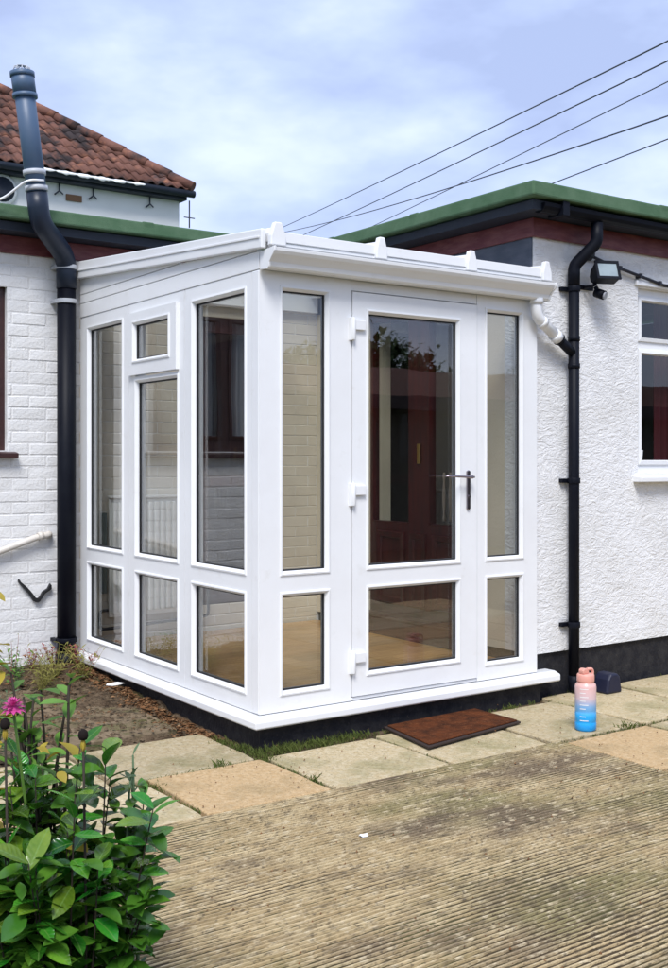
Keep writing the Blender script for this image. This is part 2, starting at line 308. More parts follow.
for r in range(9):
    y0, y1 = yy - .63, yy
    for i in range(5, len(X) - 1):
        a = 1.342 if i == 5 else X[i]
        if r > 4 and i > 8: continue
        slab(a + g, X[i + 1] - g, y0 + g, y1 - g, SLABT if (i + r) % 2 == 1 and r < 3 or (i * 5 + r) % 7 == 0 else SLABG, random.uniform(-.002, .002))
    yy = y0
# old dirt-covered slabs in the bed by the wall
bed = bpy.data.objects['soil_bed']
for (x0, x1, y0, y1, z, tl) in ((-.80, -.16, .56, 1.16, .016, .028), (-.92, -.24, 1.18, 1.80, .040, .05), (-1.5, -.84, .52, 1.14, .014, .03), (-1.62, -.95, 1.16, 1.78, .038, .05)):
    slab(x0, x1, y0, y1, SLABD, z, parent=bed, tilt=tl, rot=random.uniform(-.04, .04))
# ribbed concrete patio, real grooves running along X
mb = MB(); P = .0235; y = -.797; prof = [(y, -.02), (y, G + .004)]
rr = random.Random(3)
while y > -9.2:
    h = G + .006 + rr.uniform(-.0018, .0012); w = P * rr.uniform(.93, 1.07)
    prof += [(y - w * .06, h), (y - w * .36, h + .0006), (y - w * .46, h - .018), (y - w * .88, h - .018), (y - w * .985, h - .001)]
    y -= w
prof += [(y, G), (y, -.02)]
xs = [-7, 1.328]; n = len(prof); segs = 60
vs = []
for k in range(segs + 1):
    x = xs[0] + (xs[1] - xs[0]) * k / segs
    for i, (py, pz) in enumerate(prof): vs.append((x, py + .0035 * math.sin(x * 2.3 + 1) + .002 * math.sin(x * 7), pz + .003 * math.sin(x * 1.7 + py * 2.1)))
fs = [(k * n + i, k * n + i + 1, (k + 1) * n + i + 1, (k + 1) * n + i) for k in range(segs) for i in range(n - 1)]
mb.add(vs, fs); mb.f += [tuple(range(n)), tuple(segs * n + i for i in range(n))]; mb.sm += [False, False]
patio = struct(mb.build('concrete_patio', CONC))
# dark earth-coloured sheet in the grooves, painting in their shade
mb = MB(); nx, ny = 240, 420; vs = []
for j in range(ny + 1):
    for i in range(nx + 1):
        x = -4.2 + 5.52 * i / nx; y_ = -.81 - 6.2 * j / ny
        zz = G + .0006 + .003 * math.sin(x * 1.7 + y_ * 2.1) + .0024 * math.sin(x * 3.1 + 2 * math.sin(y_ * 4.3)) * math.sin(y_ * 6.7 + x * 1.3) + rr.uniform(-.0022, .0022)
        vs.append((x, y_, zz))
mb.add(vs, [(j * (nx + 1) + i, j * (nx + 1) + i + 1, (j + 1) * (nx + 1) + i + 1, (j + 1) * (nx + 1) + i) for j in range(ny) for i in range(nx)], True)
mb.build('groove_shade_sheet', GROOVE_SHADE, patio, kind='stuff')

# ------------------------------------------------------------------ the flat-roofed bungalow wrapped round the porch
bung = empty('bungalow', (2, 2.4, G), 'white bungalow with green felt flat roof edge wrapped round the glazed porch', 'bungalow')
I4 = Matrix.Identity(4)
def under(o, root):
    o.parent = root; o.matrix_parent_inverse = Matrix.Translation(-Vector(root.location)); return o
def B(o): return under(o, bung)
XF = lambda y: (lambda u, d, z: (u, y + d, z))       # faces -Y
XL = lambda x: (lambda u, d, z: (x + d, u, z))       # faces -X
BY = 2.425                                             # face of the back wall bricks
RY = .05; RX = 1.99                                    # rendered wing: front plane and side plane
WOP = (-1.76, -.486, 1.61, 2.70); DOP = (.95, 1.56, .46, 2.62)
mb = grid_frame(MB(), XF(BY + .0012), -6, RX + .2, 0, 3.028, [WOP, DOP], 0, .24)
bw = B(mb.build('wall', JOINTP)); bw['label'] = 'white painted brick wall'
# bricks: chamfered boxes sharing a few meshes
def brick_mesh(L_, H_, T=.010, c=.004, seed=0):
    r = random.Random(seed); b = MB(); l, h = L_ / 2, H_ / 2; j = lambda: r.uniform(-.0012, .0012)
    o = [(-l, 0, -h), (l, 0, -h), (l, 0, h), (-l, 0, h)]; f = [(-l, -T + c, -h), (l, -T + c, -h), (l, -T + c, h), (-l, -T + c, h)]
    i = [(-l + c + j(), -T + j(), -h + c + j()), (l - c + j(), -T + j(), -h + c + j()), (l - c + j(), -T + j(), h - c + j()), (-l + c + j(), -T + j(), h - c + j())]
    b.add(o + f + i, [(0, 1, 5, 4), (1, 2, 6, 5), (2, 3, 7, 6), (3, 0, 4, 7), (4, 5, 9, 8), (5, 6, 10, 9), (6, 7, 11, 10), (7, 4, 8, 11), (8, 9, 10, 11)])
    return b
CO, BL = .079, .236
near = []; far = MB(); inner = MB()
full = [brick_mesh(BL - .009, CO - .009, seed=k) for k in range(6)]
fme = [b.mesh('brick', BRICKP) for b in full]; half_cache = {}
for c in range(38):
    z = .0 + CO * (c + .5); x = -6 + (BL / 2 if c % 2 else 0)
    while x < RX:
        a, b = x, min(x + BL, RX); segs_ = [(a, b)]
        for (o0, o1, z0, z1) in (WOP, DOP):
            if z0 - .02 < z < z1 + .02:
                ns = []
                for (p, q) in segs_:
                    if q <= o0 or p >= o1: ns.append((p, q))
                    else:
                        if p < o0: ns.append((p, o0))
                        if q > o1: ns.append((o1, q))
                segs_ = ns
        for (p, q) in segs_:
            if q - p < .03: continue
            k = random.randrange(6); cx = (p + q) / 2; dy = random.uniform(-.0015, .0025)
            if -1.62 < cx < .02 and z > .1 and not (WOP[0] < cx < WOP[1] and z > 1.6 and False):
                if q - p > BL - .002: me = fme[k]
                else:
                    key = round(q - p, 2)
                    if key not in half_cache: half_cache[key] = brick_mesh(q - p - .009, CO - .009, seed=9).mesh('brick', BRICKP)
                    me = half_cache[key]
                near.append((me, Vector((cx, BY + .008 + dy, z))))
            else:
                m2 = full[k] if q - p > BL - .002 else brick_mesh(q - p - .009, CO - .009, seed=9)
                (inner if cx > .02 else far).add([((v[0] * 1.033 if cx > .02 else v[0]) + cx, v[1] + BY + .008 + dy * (.3 if cx > .02 else 1), (v[2] * 1.11 if cx > .02 else v[2]) + z) for v in m2.v], m2.f)
        x += BL
near.sort(key=lambda t: abs(t[1].x + .3)); 
for me, p in near[300:]:
    far.add([tuple(Vector(v.co) + p) for v in me.vertices], [tuple(q.vertices) for q in me.polygons])
for me, p in near[:300]:
    inst('brick', me, bw, Matrix.Translation(p))
far.build('brickwork', BRICKP, bw, kind='stuff')
inner.build('inner_brickwork', BRICKI, bw, kind='stuff')
# rendered wing: front wall with window, side wall with mahogany door
RW = (2.965, 4.15, 1.46, 2.70)
mb = grid_frame(MB(), XF(RY), RX, 7, .35, 2.93, [RW], 0, .25)
rw = B(mb.build('wall', RENDER)); rw['label'] = 'white textured render wall'
mb = grid_frame(MB(), XF(RY + .025), RX + .02, 7, -.02, .35, [], 0, .2); o = B(mb.build('plinth', BLACKP))
SD = (.68, 1.78, .42, 2.62)
mb = grid_frame(MB(), XL(RX), RY + .2505, BY - .004, .35, 2.93, [(SD[0], SD[1], SD[2], SD[3])], 0, .24); B(mb.build('wall', PLASTER))['label'] = 'pale plastered wall inside the porch'
B(MB().box(RX + .022, RY + .03, -.02, RX + .22, BY, .349).build('footing', BLACKP))
B(MB().box(RX - .012, RY + .004, 2.69, RX - .0005, BY - .01, 2.925).build('lead_cladding', LEAD, bevel=.003))
# rear and far closing walls keep the rooms dark
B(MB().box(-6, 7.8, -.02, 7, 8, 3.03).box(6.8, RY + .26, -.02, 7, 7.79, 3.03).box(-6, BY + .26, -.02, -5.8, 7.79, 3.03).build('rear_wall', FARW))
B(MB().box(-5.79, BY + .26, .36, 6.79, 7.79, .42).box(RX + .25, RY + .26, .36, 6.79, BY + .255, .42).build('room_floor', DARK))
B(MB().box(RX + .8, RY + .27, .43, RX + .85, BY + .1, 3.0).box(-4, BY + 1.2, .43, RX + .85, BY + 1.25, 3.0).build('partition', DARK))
# maroon boards, soffit, felt edge
OV = .235
def roofline(name, m, zlo, zhi, off, th, bevel=0, slope=0):
    b = MB(); y0, x0 = RY - off, RX - off; yb = BY - off
    f = lambda d: [(x0 - d, y0 - d), (7.3, y0 - d)]
    # front run along X, side run along Y, back run along X : mitred polygon in plan
    outer = lambda d: [(7.3, y0 - d), (x0 - d, y0 - d), (x0 - d, yb - d), (-6.3, yb - d)]
    lo, hi = outer(slope), outer(0); li, hi_i = outer(-th), outer(-th)
    vs = [(*p, zlo) for p in lo] + [(*p, zhi) for p in hi] + [(*p, zlo) for p in li] + [(*p, zhi) for p in hi_i]
    fs = []
    for k in range(3):
        fs += [(k, k + 1, 4 + k + 1, 4 + k), (4 + k, 5 + k, 13 + k, 12 + k), (8 + k, 9 + k, 13 + k, 12 + k), (k, k + 1, 9 + k, 8 + k)]
    fs += [(0, 4, 12, 8), (3, 7, 15, 11)]
    b.add(vs, fs); return B(b.build(name, m, bevel=bevel))
roofline('fascia_board', MAROON, 2.915, 3.03, .028, .024, .003)
roofline('soffit', NAVY, 3.032, 3.088, OV - .045, OV - .05)
roofline('felt_edge', FELT, 3.098, 3.19, OV, .16, .012, slope=.012)
B(MB().prism([(RX - .12, RY - .12), (7.2, RY - .12), (7.2, 8.1), (-6.2, 8.1), (-6.2, BY - .12), (RX - .12, BY - .12)], 3.092, 3.165, 'z').build('flat_roof', FELT))
for (x0, y0, x1, y1) in ((2.9, RY - OV - .0045, 2.99, RY - .1), (4.4, RY - OV - .0045, 4.49, RY - .1), (RX - OV - .0045, .88, RX - .1, .97), (RX - OV - .0045, 1.86, RX - .1, 1.95), (-.95, BY - OV - .0045, -.86, BY - .1), (.38, BY - OV - .0045, .47, BY - .1)):
    B(MB().box(x0, y0, 3.1005, x1, y1, 3.1935).build('felt_lap', FELT, bevel=.01))
gut = MB()   # black gutter tucked under the felt on the front
for a in range(9): pass
prof = [(RY - .165 + .055 * math.cos(math.pi + math.pi * a / 8), 3.075 + .055 * math.sin(math.pi + math.pi * a / 8)) for a in range(9)]
gut.prism(prof, RX - .12, 7.2, 'x'); B(gut.build('gutter', PIPEB))
B(MB().box(RX + .02, RY - .232, 3.012, RX + .075, RY - .1, 3.10).build('gutter_joint', PIPEB, bevel=.004))
def glazed_window(op, y, fm, name, casements, top_h, sill_m=None, sill=True, depth=.06, fw=.055):
    u0, u1, z0, z1 = op; xf = XF(y); cells = []
    cw = (u1 - u0 - fw) / casements
    for k in range(casements):
        a = u0 + fw + k * cw; b = a + cw - fw
        if top_h:
            cells.append((a, b, z1 - fw - top_h, z1 - fw)); cells.append((a, b, z0 + fw, z1 - 2 * fw - top_h))
        else: cells.append((a, b, z0 + fw, z1 - fw))
    m = grid_frame(MB(), xf, u0, u1, z0, z1, cells, 0, depth)
    w = B(m.build(name, fm, bevel=.004))
    for c in cells:
        s = MB(); ring(s, xf, (c[0] + .03, c[1] - .03, c[2] + .03, c[3] - .03), [(.03, .0), (.03, -.012), (.008, -.016), (0, .012), (0, .03)])
        f = s.build('casement', fm, w)
        MB().add([xf(c[0], .022, c[2]), xf(c[1], .022, c[2]), xf(c[1], .022, c[3]), xf(c[0], .022, c[3])], [(0, 1, 2, 3)]).build('pane', GLASS, w)
    return w
wR = glazed_window(RW, RY + .05, W, 'window', 2, .30)
MB().prism([(RY + .06, 1.455), (RY - .075, 1.435), (RY - .075, 1.40), (RY + .06, 1.40)], RW[0] - .05, RW[1] + .05, 'x').build('sill', W, wR, bevel=.006)
MB().box(RW[0] - .035, RY - .022, 2.705, RW[1] + .035, RY + .04, 2.74).build('drip_moulding', W, wR, bevel=.005)
wL = glazed_window(WOP, BY + .045, BROWNF, 'window', 2, 0, fw=.09)
wL['label'] = 'dark brown framed window in the brick wall'
MB().prism([(BY + .06, 1.612), (BY - .06, 1.592), (BY - .06, 1.56), (BY + .06, 1.56)], WOP[0] - .06, WOP[1] + .06, 'x').build('sill', BROWNF, wL, bevel=.004)
def curtain(x0, x1, z0, z1, y, m, waves, amp, parent, name='curtain'):
    b = MB(); n = waves * 8
    vs = [(x0 + (x1 - x0) * i / n, y + amp * math.sin(2 * math.pi * waves * i / n) + amp * .4 * math.sin(5.3 * i), z) for z in (z0, z1) for i in range(n + 1)]
    b.add(vs, [(i, i + 1, n + 2 + i, n + 1 + i) for i in range(n)], True); return b.build(name, m, parent)
curtain(-1.70, -1.16, 1.63, 2.68, BY + .17, NET, 9, .012, wL); curtain(-1.10, -.86, 1.63, 2.68, BY + .18, NET, 5, .012, wL)
curtain(RW[0] + .46, RW[0] + .70, 1.47, 2.68, RY + .24, CURT, 4, .02, wR)
for s_ in (-1, 1):   # white gabled paper shape showing behind the fanlight
    pass
# brown glazed door in the brick wall inside the porch
dB = B(grid_frame(MB(), XF(BY + .04), DOP[0], DOP[1], DOP[2], DOP[3], [(DOP[0] + .09, DOP[1] - .09, .62, 1.34), (DOP[0] + .09, DOP[1] - .09, 1.43, 2.50)], 0, .06).build('door', BROWNF, bevel=.004))
for (a, b) in ((.62, 1.34), (1.43, 2.50)):
    MB().add([(DOP[0] + .08, BY + .07, a - .01), (DOP[1] - .08, BY + .07, a - .01), (DOP[1] - .08, BY + .07, b + .01), (DOP[0] + .08, BY + .07, b + .01)], [(0, 1, 2, 3)]).build('pane', GLASS, dB)
MB().box(DOP[0] + .10, BY + .026, 1.352, DOP[1] - .10, BY + .038, 1.418).build('rail', MAHOG, dB, bevel=.003)
# mahogany door and side glazing in the rendered wing, opening into the porch
xs_ = XL(RX + .05)
ops = [(.71, 1.10, 1.10, 2.56), (1.33, 1.75, 1.10, 2.56)]
dS = B(grid_frame(MB(), xs_, SD[0], SD[1], SD[2], SD[3], ops, 0, .06).build('door', MAHOG, bevel=.005)); dS['label'] = 'mahogany door with glazed sides'
for o_ in ops:
    MB().add([xs_(o_[0] - .01, .03, o_[2] - .01), xs_(o_[1] + .01, .03, o_[2] - .01), xs_(o_[1] + .01, .03, o_[3] + .01), xs_(o_[0] - .01, .03, o_[3] + .01)], [(0, 1, 2, 3)]).build('pane', GLASS, dS)
for (a, b) in ((.77, 1.06), (1.13, 1.31), (1.37, 1.69)):
    s = MB(); ring(s, xs_, (a + .05, b - .05, .56, .98), [(.05, -.002), (.045, -.016), (.01, -.012), (0, .0)]); s.build('panel_moulding', MAHOG, dS)
BALU = mat('baluster_wood', (.22, .17, .14), .6)
for k in range(5):
    MB().lathe([(.008, 0), (.012, .02), (.007, .06), (.013, .14), (.013, .2), (.007, .28), (.012, .32), (.008, .34)], (RX + .12, .76 + .066 * k, 1.12), 8).build('baluster', BALU, dS)
MB().box(RX + .035, 1.19, 1.52, RX + .049, 1.22, 1.66).build('letter_plate', mat('brass', (.5, .33, .1), .3, metal=1), dS, bevel=.003)
B(MB().box(RX - .06, SD[0] - .03, .286, RX + .048, SD[1] + .03, .432).build('door_step', MAHOG, bevel=.008))

# ------------------------------------------------------------------ the porch
por = empty('porch', (1, 1.2, .19), 'white framed glazed lean-to porch with a half-lit door', 'porch')
def PO(o): return under(o, por)
FX1 = 1.972; LY1 = 2.36; ZS = .253; ZH = 2.513
A_, B_, C_, D_ = 2.42, .974, .844, .358
e_ = .016   # bead width outside the glass line
xf0 = XF(0); xl0 = XL(0)
BEAD = [(.024, .0), (.022, -.006), (.014, -.0075), (.002, .010), (0, .013), (0, .026)]
def glaze(xf, o, parent, dep=.026, bead=BEAD):
    s = MB(); ring(s, xf, o, bead); s.build('glazing_bead', W, parent)
    s = MB(); ring(s, xf, o, [(0, dep - .007), (-.0065, dep - .006), (-.0065, dep)]); s.build('gasket', RUBBER, parent)
    s = MB(); ring(s, xf, (o[0] - .004, o[1] + .004, o[2] - .004, o[3] + .004), [(0, dep), (0, dep + .02)]); 
    a, b, c, d = o[0] - .004, o[1] + .004, o[2] - .004, o[3] + .004
    p = MB()
    for q in (dep, dep + .02):
        p.add([xf(a, q, c), xf(b, q, c), xf(b, q, d), xf(a, q, d)], [(0, 1, 2, 3)])
    p.build('pane', GLASS, parent)
    s = MB(); ring(s, xf, (o[0] + .007, o[1] - .007, o[2] + .007, o[3] - .007), [(.011, dep + .004), (0, dep + .004), (0, dep + .016), (.011, dep + .016)]); s.build('spacer_bar', mat_spacer, parent)
mat_spacer = mat('aluminium_spacer', (.16, .17, .19), .4, metal=.6)
def wframe(xf, u0, u1, ops, z0=ZS + .002, z1=ZH, d0=0, d1=.07, name='window_frame', hole=e_):
    ex = [(o[0] - hole, o[1] + hole, o[2] - hole, o[3] + hole) for o in ops]
    f = PO(grid_frame(MB(), xf, u0, u1, z0, z1, ex, d0, d1).build(name, W, bevel=.003)); return f
# left side, three frames coupled together
for (u0, u1, a, b, vent) in ((.076, .818, .155, .716, 0), (.822, 1.570, .916, 1.463, 1), (1.574, LY1, 1.681, 2.217, 0)):
    ops = [(a, b, D_, C_)]
    ops += [(a, b, B_, 2.022), (a, b, 2.075, 2.44)] if vent else [(a, b, B_, A_)]
    f = wframe(xl0, u0, u1, ops)
    for o in ops[:2]: glaze(xl0, o, f)
    if vent:
        s0, s1, t0, t1 = a - .025, b + .085, 2.068, 2.452
        op = (1.018, 1.467, 2.165, 2.375); op = (a + .075, b - .01, 2.165, 2.375)
        s = grid_frame(MB(), XL(-.022), s0, s1, t0, t1, [(op[0] - e_, op[1] + e_, op[2] - e_, op[3] + e_)], 0, .045).build('opening_sash', W, f, bevel=.007, seg=3)
        glaze(XL(-.022), op, f)
# front: left light, door, right light
f = wframe(xf0, .0, .572, [(.145, .41, D_, C_), (.145, .41, B_, A_)])
for o in ((.145, .41, D_, C_), (.145, .41, B_, A_)): glaze(xf0, o, f)
PO(MB().box(-.0025, .004, ZS + .002, .066, .0735, ZH).build('corner_post', W, bevel=.006, seg=3))
f = wframe(xf0, 1.482, FX1, [(1.567, 1.836, D_, C_), (1.567, 1.836, B_, A_)])
for o in ((1.567, 1.836, D_, C_), (1.567, 1.836, B_, A_)): glaze(xf0, o, f)
PO(MB().box(.573, .003, 2.457, 1.481, .07, ZH).build('door_head', W, bevel=.003))
PO(MB().box(.573, .004, ZS + .002, 1.481, .07, .271).build('threshold', W, bevel=.003))
PO(MB().box(.5725, .03, .271, .5785, .07, 2.457).box(1.4755, .03, .271, 1.4815, .07, 2.457).build('door_rebate', RUBBER))
xd = XF(-.006)
dops = [(.694, 1.325, .402, C_), (.694, 1.325, B_, 2.34)]
door = PO(grid_frame(MB(), xd, .579, 1.475, .277, 2.451, [(o[0] - e_, o[1] + e_, o[2] - e_, o[3] + e_) for o in dops], 0, .07).build('door', W, bevel=.005, seg=3))
for o in dops: glaze(xd, o, door)
for zc in (2.25, 1.362, .463):
    h = MB().box(.556, -.020, zc - .062, .583, .001, zc + .062).box(.5795, -.024, zc - .004, .655, -.0055, zc + .048).tube([(.5745, -.021, zc - .06), (.5745, -.021, zc + .06)], .012, 10)
    h.build('hinge', W, door, bevel=.003)
b = MB().prism([(1.402 + .014 * math.cos(t) , zc_) for t, zc_ in []] or [(1.389, 1.265), (1.402, 1.258), (1.415, 1.265), (1.415, 1.482), (1.402, 1.489), (1.389, 1.482)], -.018, -.0065, 'y')
hd = b.build('handle', CHROME, door, bevel=.003)
hb = MB().tube([(1.402, -.016, 1.449), (1.402, -.05, 1.449)], .010, 12).tube([(1.412, -.052, 1.449), (1.395, -.053, 1.449), (1.33, -.056, 1.451), (1.24, -.055, 1.455), (1.195, -.05, 1.456)], [.007, .008, .007, .006, .005], 12)
hb.tube([(1.402, -.018, 1.335), (1.402, -.024, 1.335)], .009, 12); hb.build('lever', CHROME, door)
MB().box(1.374, -.0064, 1.33, 1.384, -.0061, 1.34)
# sill and plinth
prof = [(.07, .250), (-.012, .250), (-.052, .236), (-.058, .230), (-.058, .200), (-.050, .192), (.07, .192)]
n = len(prof)
s = MB(); pts = []
for (mx_, my_, kk) in (('F', 2.115, 0), ('C', 0, 0), ('L', 2.415, 0)):
    for (d, z) in prof:
        pts.append((my_, d, z) if mx_ == 'F' else ((d, d, z) if mx_ == 'C' else (d, my_, z)))
s.add(pts, [(k * n + i, k * n + (i + 1) % n, (k + 1) * n + (i + 1) % n, (k + 1) * n + i) for k in range(2) for i in range(n)] + [tuple(range(n)), tuple(2 * n + i for i in range(n))])
PO(s.build('sill', W, bevel=.003))
PO(MB().box(.004, .004, .03, RX + .015, .09, .191).box(.004, .0905, .03, .09, BY - .002, .191).build('plinth', BLACKP))
# floor boards
fl = PO(MB().box(.075, .075, .15, RX - .002, BY - .004, .268).build('floor', DARK))
for k in range(13):
    y0 = .078 + k * .1795
    cut = random.uniform(.4, 1.5)
    for (a, b_) in ((.076, cut), (cut + .0015, RX - .003)):
        MB().box(a, y0, .2685, b_, min(y0 + .178, BY - .006), .285).build('floor_board', OAK, fl, bevel=.0015, seg=1)
# wedge of cladding under the roof at the left side
roof_b = lambda y: 2.607 + (y + .081) * (2.772 - 2.601) / 2.448     # underside line of the barge board
roof_t = lambda y: roof_b(y) + .098 + (y + .08) * .008
clad = [(ZH + .002, 2.607, .0), (2.611, 2.668, .0), (2.672, 2.78, .0)]
for (z0, z1, d) in clad:
    y0 = 0 if z0 < 2.6 else max(0, (z0 - 2.607) / .0699 - .081 + .05)
    pts = [(y0, z0), (LY1, z0), (LY1, min(z1, roof_b(LY1) + .01))]
    yk = (z1 - 2.607) / .0699 - .081
    if yk < LY1 and yk > y0: pts += [(yk, z1)]
    pts += [(y0, min(z1, roof_b(y0) + .004))]
    if len(pts) >= 3: PO(MB().prism(pts, -.004, .05, 'x').build('cladding_board', W, bevel=.003))
PO(MB().prism([(-.075, roof_b(-.075)), (LY1 + .04, roof_b(LY1 + .04)), (LY1 + .04, roof_t(LY1 + .04)), (-.075, roof_t(-.075))], -.036, -.006, 'x').build('barge_board', W, bevel=.006))
PO(MB().prism([(-.06, roof_b(-.06) + .05), (LY1 + .04, roof_b(LY1 + .04) + .05), (LY1 + .04, roof_b(LY1 + .04) + .062), (-.06, roof_b(-.06) + .062)], -.042, -.037, 'x').build('barge_ridge', W, bevel=.002))
PO(MB().box(.004, .002, ZH + .002, RX - .004, .06, 2.60).build('eaves_beam', W, bevel=.003))
ROOFW = mat('opal_roof_sheet', (.78, .79, .80), .35, .5)
_t = ROOFW.node_tree; _x = N(_t, 'ShaderNodeMixShader'); _x.inputs[0].default_value = .86; _tr = N(_t, 'ShaderNodeBsdfTransparent'); _tr.inputs[0].default_value = (.93, .93, .9, 1)
_t.links.new(_t.nodes['Principled BSDF'].outputs[0], _x.inputs[1]); _t.links.new(_tr.outputs[0], _x.inputs[2]); _t.links.new(_x.outputs[0], _t.nodes['Material Output'].inputs[0])
rt = PO(MB().box(.06, BY - .05, 2.70, RX - .02, BY - .003, 2.90).build('wall_plate', W))
bars = [.03, .68, 1.325, 1.925]
rs = lambda y: roof_b(y) + .045
for k in range(3):
    a, b_ = bars[k] + .018, bars[k + 1] - .018
    PO(MB().prism([(-.105, rs(-.105)), (BY - .055, rs(BY)), (BY - .055, rs(BY) + .035), (-.105, rs(-.105) + .035)], a, b_, 'x').build('roof_sheet', ROOFW, bevel=.002))
    PO(MB().box(a, -.118, rs(-.11) - .012, b_, -.1055, rs(-.11) + .040).build('sheet_end_trim', W, bevel=.003))
PO(MB().box(.02, -.112, rs(-.1) - .032, 1.95, -.02, rs(-.1) - .014).build('eaves_trim', W, bevel=.002))
for k, bx_ in enumerate(bars):
    w = .024; h0, h1 = -.01, .062
    f2 = lambda y: [(bx_ - w, rs(y) + h0), (bx_ + w, rs(y) + h0), (bx_ + w, rs(y) + .035), (bx_ + w * .55, rs(y) + h1), (bx_ - w * .55, rs(y) + h1), (bx_ - w, rs(y) + .035)]
    p0, p1 = f2(-.10), f2(BY - .01); m_n = 6
    s = MB().add([(p[0], -.10, p[1]) for p in p0] + [(p[0], BY - .01, p[1]) for p in p1], [(i, (i + 1) % 6, 6 + (i + 1) % 6, 6 + i) for i in range(6)] + [tuple(range(6)), tuple(range(6, 12))])
    gb = PO(s.build('glazing_bar', W, bevel=.003))
    w2 = .038 if k else .046
    z0 = rs(-.1) - .035; hz = .118
    s = MB().prism([(bx_ - w2, z0), (bx_ + w2, z0), (bx_ + w2 * .95, z0 + .05), (bx_ + w2 * .45, z0 + hz), (bx_ - w2 * .45, z0 + hz), (bx_ - w2 * .95, z0 + .05)], -.135, -.1002, 'y')
    s.build('end_cap', W, gb, bevel=.006)
# ogee gutter along the front
gp = [(-.018, 2.600), (-.018, 2.512), (-.085, 2.508), (-.098, 2.518), (-.104, 2.540), (-.122, 2.560), (-.140, 2.575), (-.150, 2.590), (-.152, 2.606), (-.143, 2.606), (-.138, 2.592), (-.118, 2.568), (-.096, 2.545), (-.088, 2.520), (-.026, 2.520), (-.026, 2.600)]
gt = PO(MB().prism(gp, .004, 1.972, 'x').build('gutter', W, bevel=.002))
gs = [p for p in gp[:9]] + [(-.02, 2.606)]
for x0, x1 in ((-.010, .0035), (1.9725, 1.985)):
    MB().prism([(gp[0][0], 2.600), (-.018, 2.508), (-.088, 2.503), (-.102, 2.514), (-.108, 2.538), (-.126, 2.557), (-.144, 2.572), (-.155, 2.588), (-.157, 2.610)], x0, x1, 'x').build('gutter_end_cap', W, gt, bevel=.003)
# white outlet and elbow to the black downpipe
def bend(path, rad=.05, k=6):
    P_ = [Vector(p) for p in path]; o = [P_[0]]
    for i in range(1, len(P_) - 1):
        a, b_, c = P_[i - 1], P_[i], P_[i + 1]; r = min(rad, (a - b_).length * .49, (c - b_).length * .49)
        p, q = b_ + (a - b_).normalized() * r, b_ + (c - b_).normalized() * r
        for j in range(k + 1):
            t = j / k; o.append(p * (1 - t) ** 2 + b_ * 2 * t * (1 - t) + q * t * t)
    o.append(P_[-1]); return o
PXR = 2.288; PYR = RY - .058; PR = .034
E0 = Vector((1.905, -.062, 2.52)); E1 = Vector((1.905, -.058, 2.415)); E3 = Vector((PXR - .02, PYR, 2.22))
E2 = E1.lerp(E3, .62)
ob = PO(MB().tube(bend([E0, E1, E2], .06), .034, 20).tube([E0 + Vector((0, 0, -.035)), E0 + Vector((0, 0, .0))], .041, 20).tube([E1 + (E2 - E1) * .8, E2], .040, 20).tube([E1 + (E2 - E1) * .22, E1 + (E2 - E1) * .34], .038, 20).build('outlet_pipe', W))
MB().tube([E2, E3 + (E3 - E2).normalized() * .03], .030, 18).build('branch_pipe', PIPEB, PO(MB().tube([E2 - (E3 - E2).normalized() * .004, E2 + (E3 - E2).normalized() * .012], .0405, 18).build('pipe_socket', PIPEB)))

# ------------------------------------------------------------------ radiator and pipework inside the porch
rad = empty('radiator', (.6, BY - .06, .5), 'ribbed white panel radiator on the brick wall inside the porch', 'radiator')
def RA(o): return under(o, rad)
RA(MB().box(.22, BY - .045, .45, .93, BY - .02, 1.28).build('back_panel', RADW, bevel=.006))
nrib = 15
for k in range(nrib):
    x = .235 + k * .046
    RA(MB().box(x, BY - .072, .48, x + .026, BY - .0455, 1.25).build('rib', RADW, bevel=.006, seg=3))
RA(MB().box(.215, BY - .076, 1.281, .935, BY - .016, 1.297).build('top_grille', RADW, bevel=.003))
RA(MB().tube(bend([(.21, BY - .04, .50), (.15, BY - .04, .50), (.15, BY - .04, .37), (1.0, BY - .04, .40), (1.0, BY - .04, .66)], .04), .011, 10).build('pipe', RUBBER))
RA(MB().box(.165, BY - .05, .62, .20, BY - .015, 1.18).build('side_shadow', mat('radiator_shadow_gap', (.10, .13, .12), .6), bevel=.003))  # dark box painted as the shadow beside the radiator's end

# ------------------------------------------------------------------ pipes, light and cables on the walls
sp = empty('soil_vent_pipe', (-.107, 2.33, G), 'thick soil vent pipe, black below and weathered grey above the roof, with white clips', 'pipe')
def SP(o): return under(o, sp)
lo_ = Vector((-.112, 2.33, .10)); b1 = Vector((-.112, 2.33, 2.91)); b2 = Vector((-.395, 2.06, 3.07)); tp0 = Vector((-.405, 2.05, 3.15)); tp1 = Vector((-.515, 2.05, 4.0))
SP(MB().tube([lo_, Vector((-.112, 2.33, 2.70))], .062, 28).build('lower_pipe', PIPEB))
SP(MB().tube(bend([Vector((-.112, 2.33, 2.701)), b1, b2, tp0 + Vector((-.013, 0, .10))], .12, 10), .067, 28).build('offset_bend', mat('bend_plastic', (.012, .02, .038), .4, .35)))
SP(MB().tube([tp0 + Vector((-.0135, 0, .105)), tp1], .063, 28).build('upper_pipe', PIPEG))
SP(MB().tube([tp1 + Vector((.02, 0, -.14)), tp1], .072, 28).tube([tp1 + Vector((.021, 0, -.16)), tp1 + Vector((.019, 0, -.135))], .078, 28).tube([tp1 + Vector((.0035, 0, -.03)), tp1 + Vector((.001, 0, .0))], .077, 28).build('top_socket', PIPEG))
cg = MB()
for k in range(10):
    t = 2 * math.pi * k / 10; c_ = tp1
    cg.tube([c_ + Vector((.055 * math.cos(t), .055 * math.sin(t), -.01)), c_ + Vector((.05 * math.cos(t), .05 * math.sin(t), .03)), c_ + Vector((0, 0, .045))], .004, 5)
SP(cg.build('cage', CLIP))
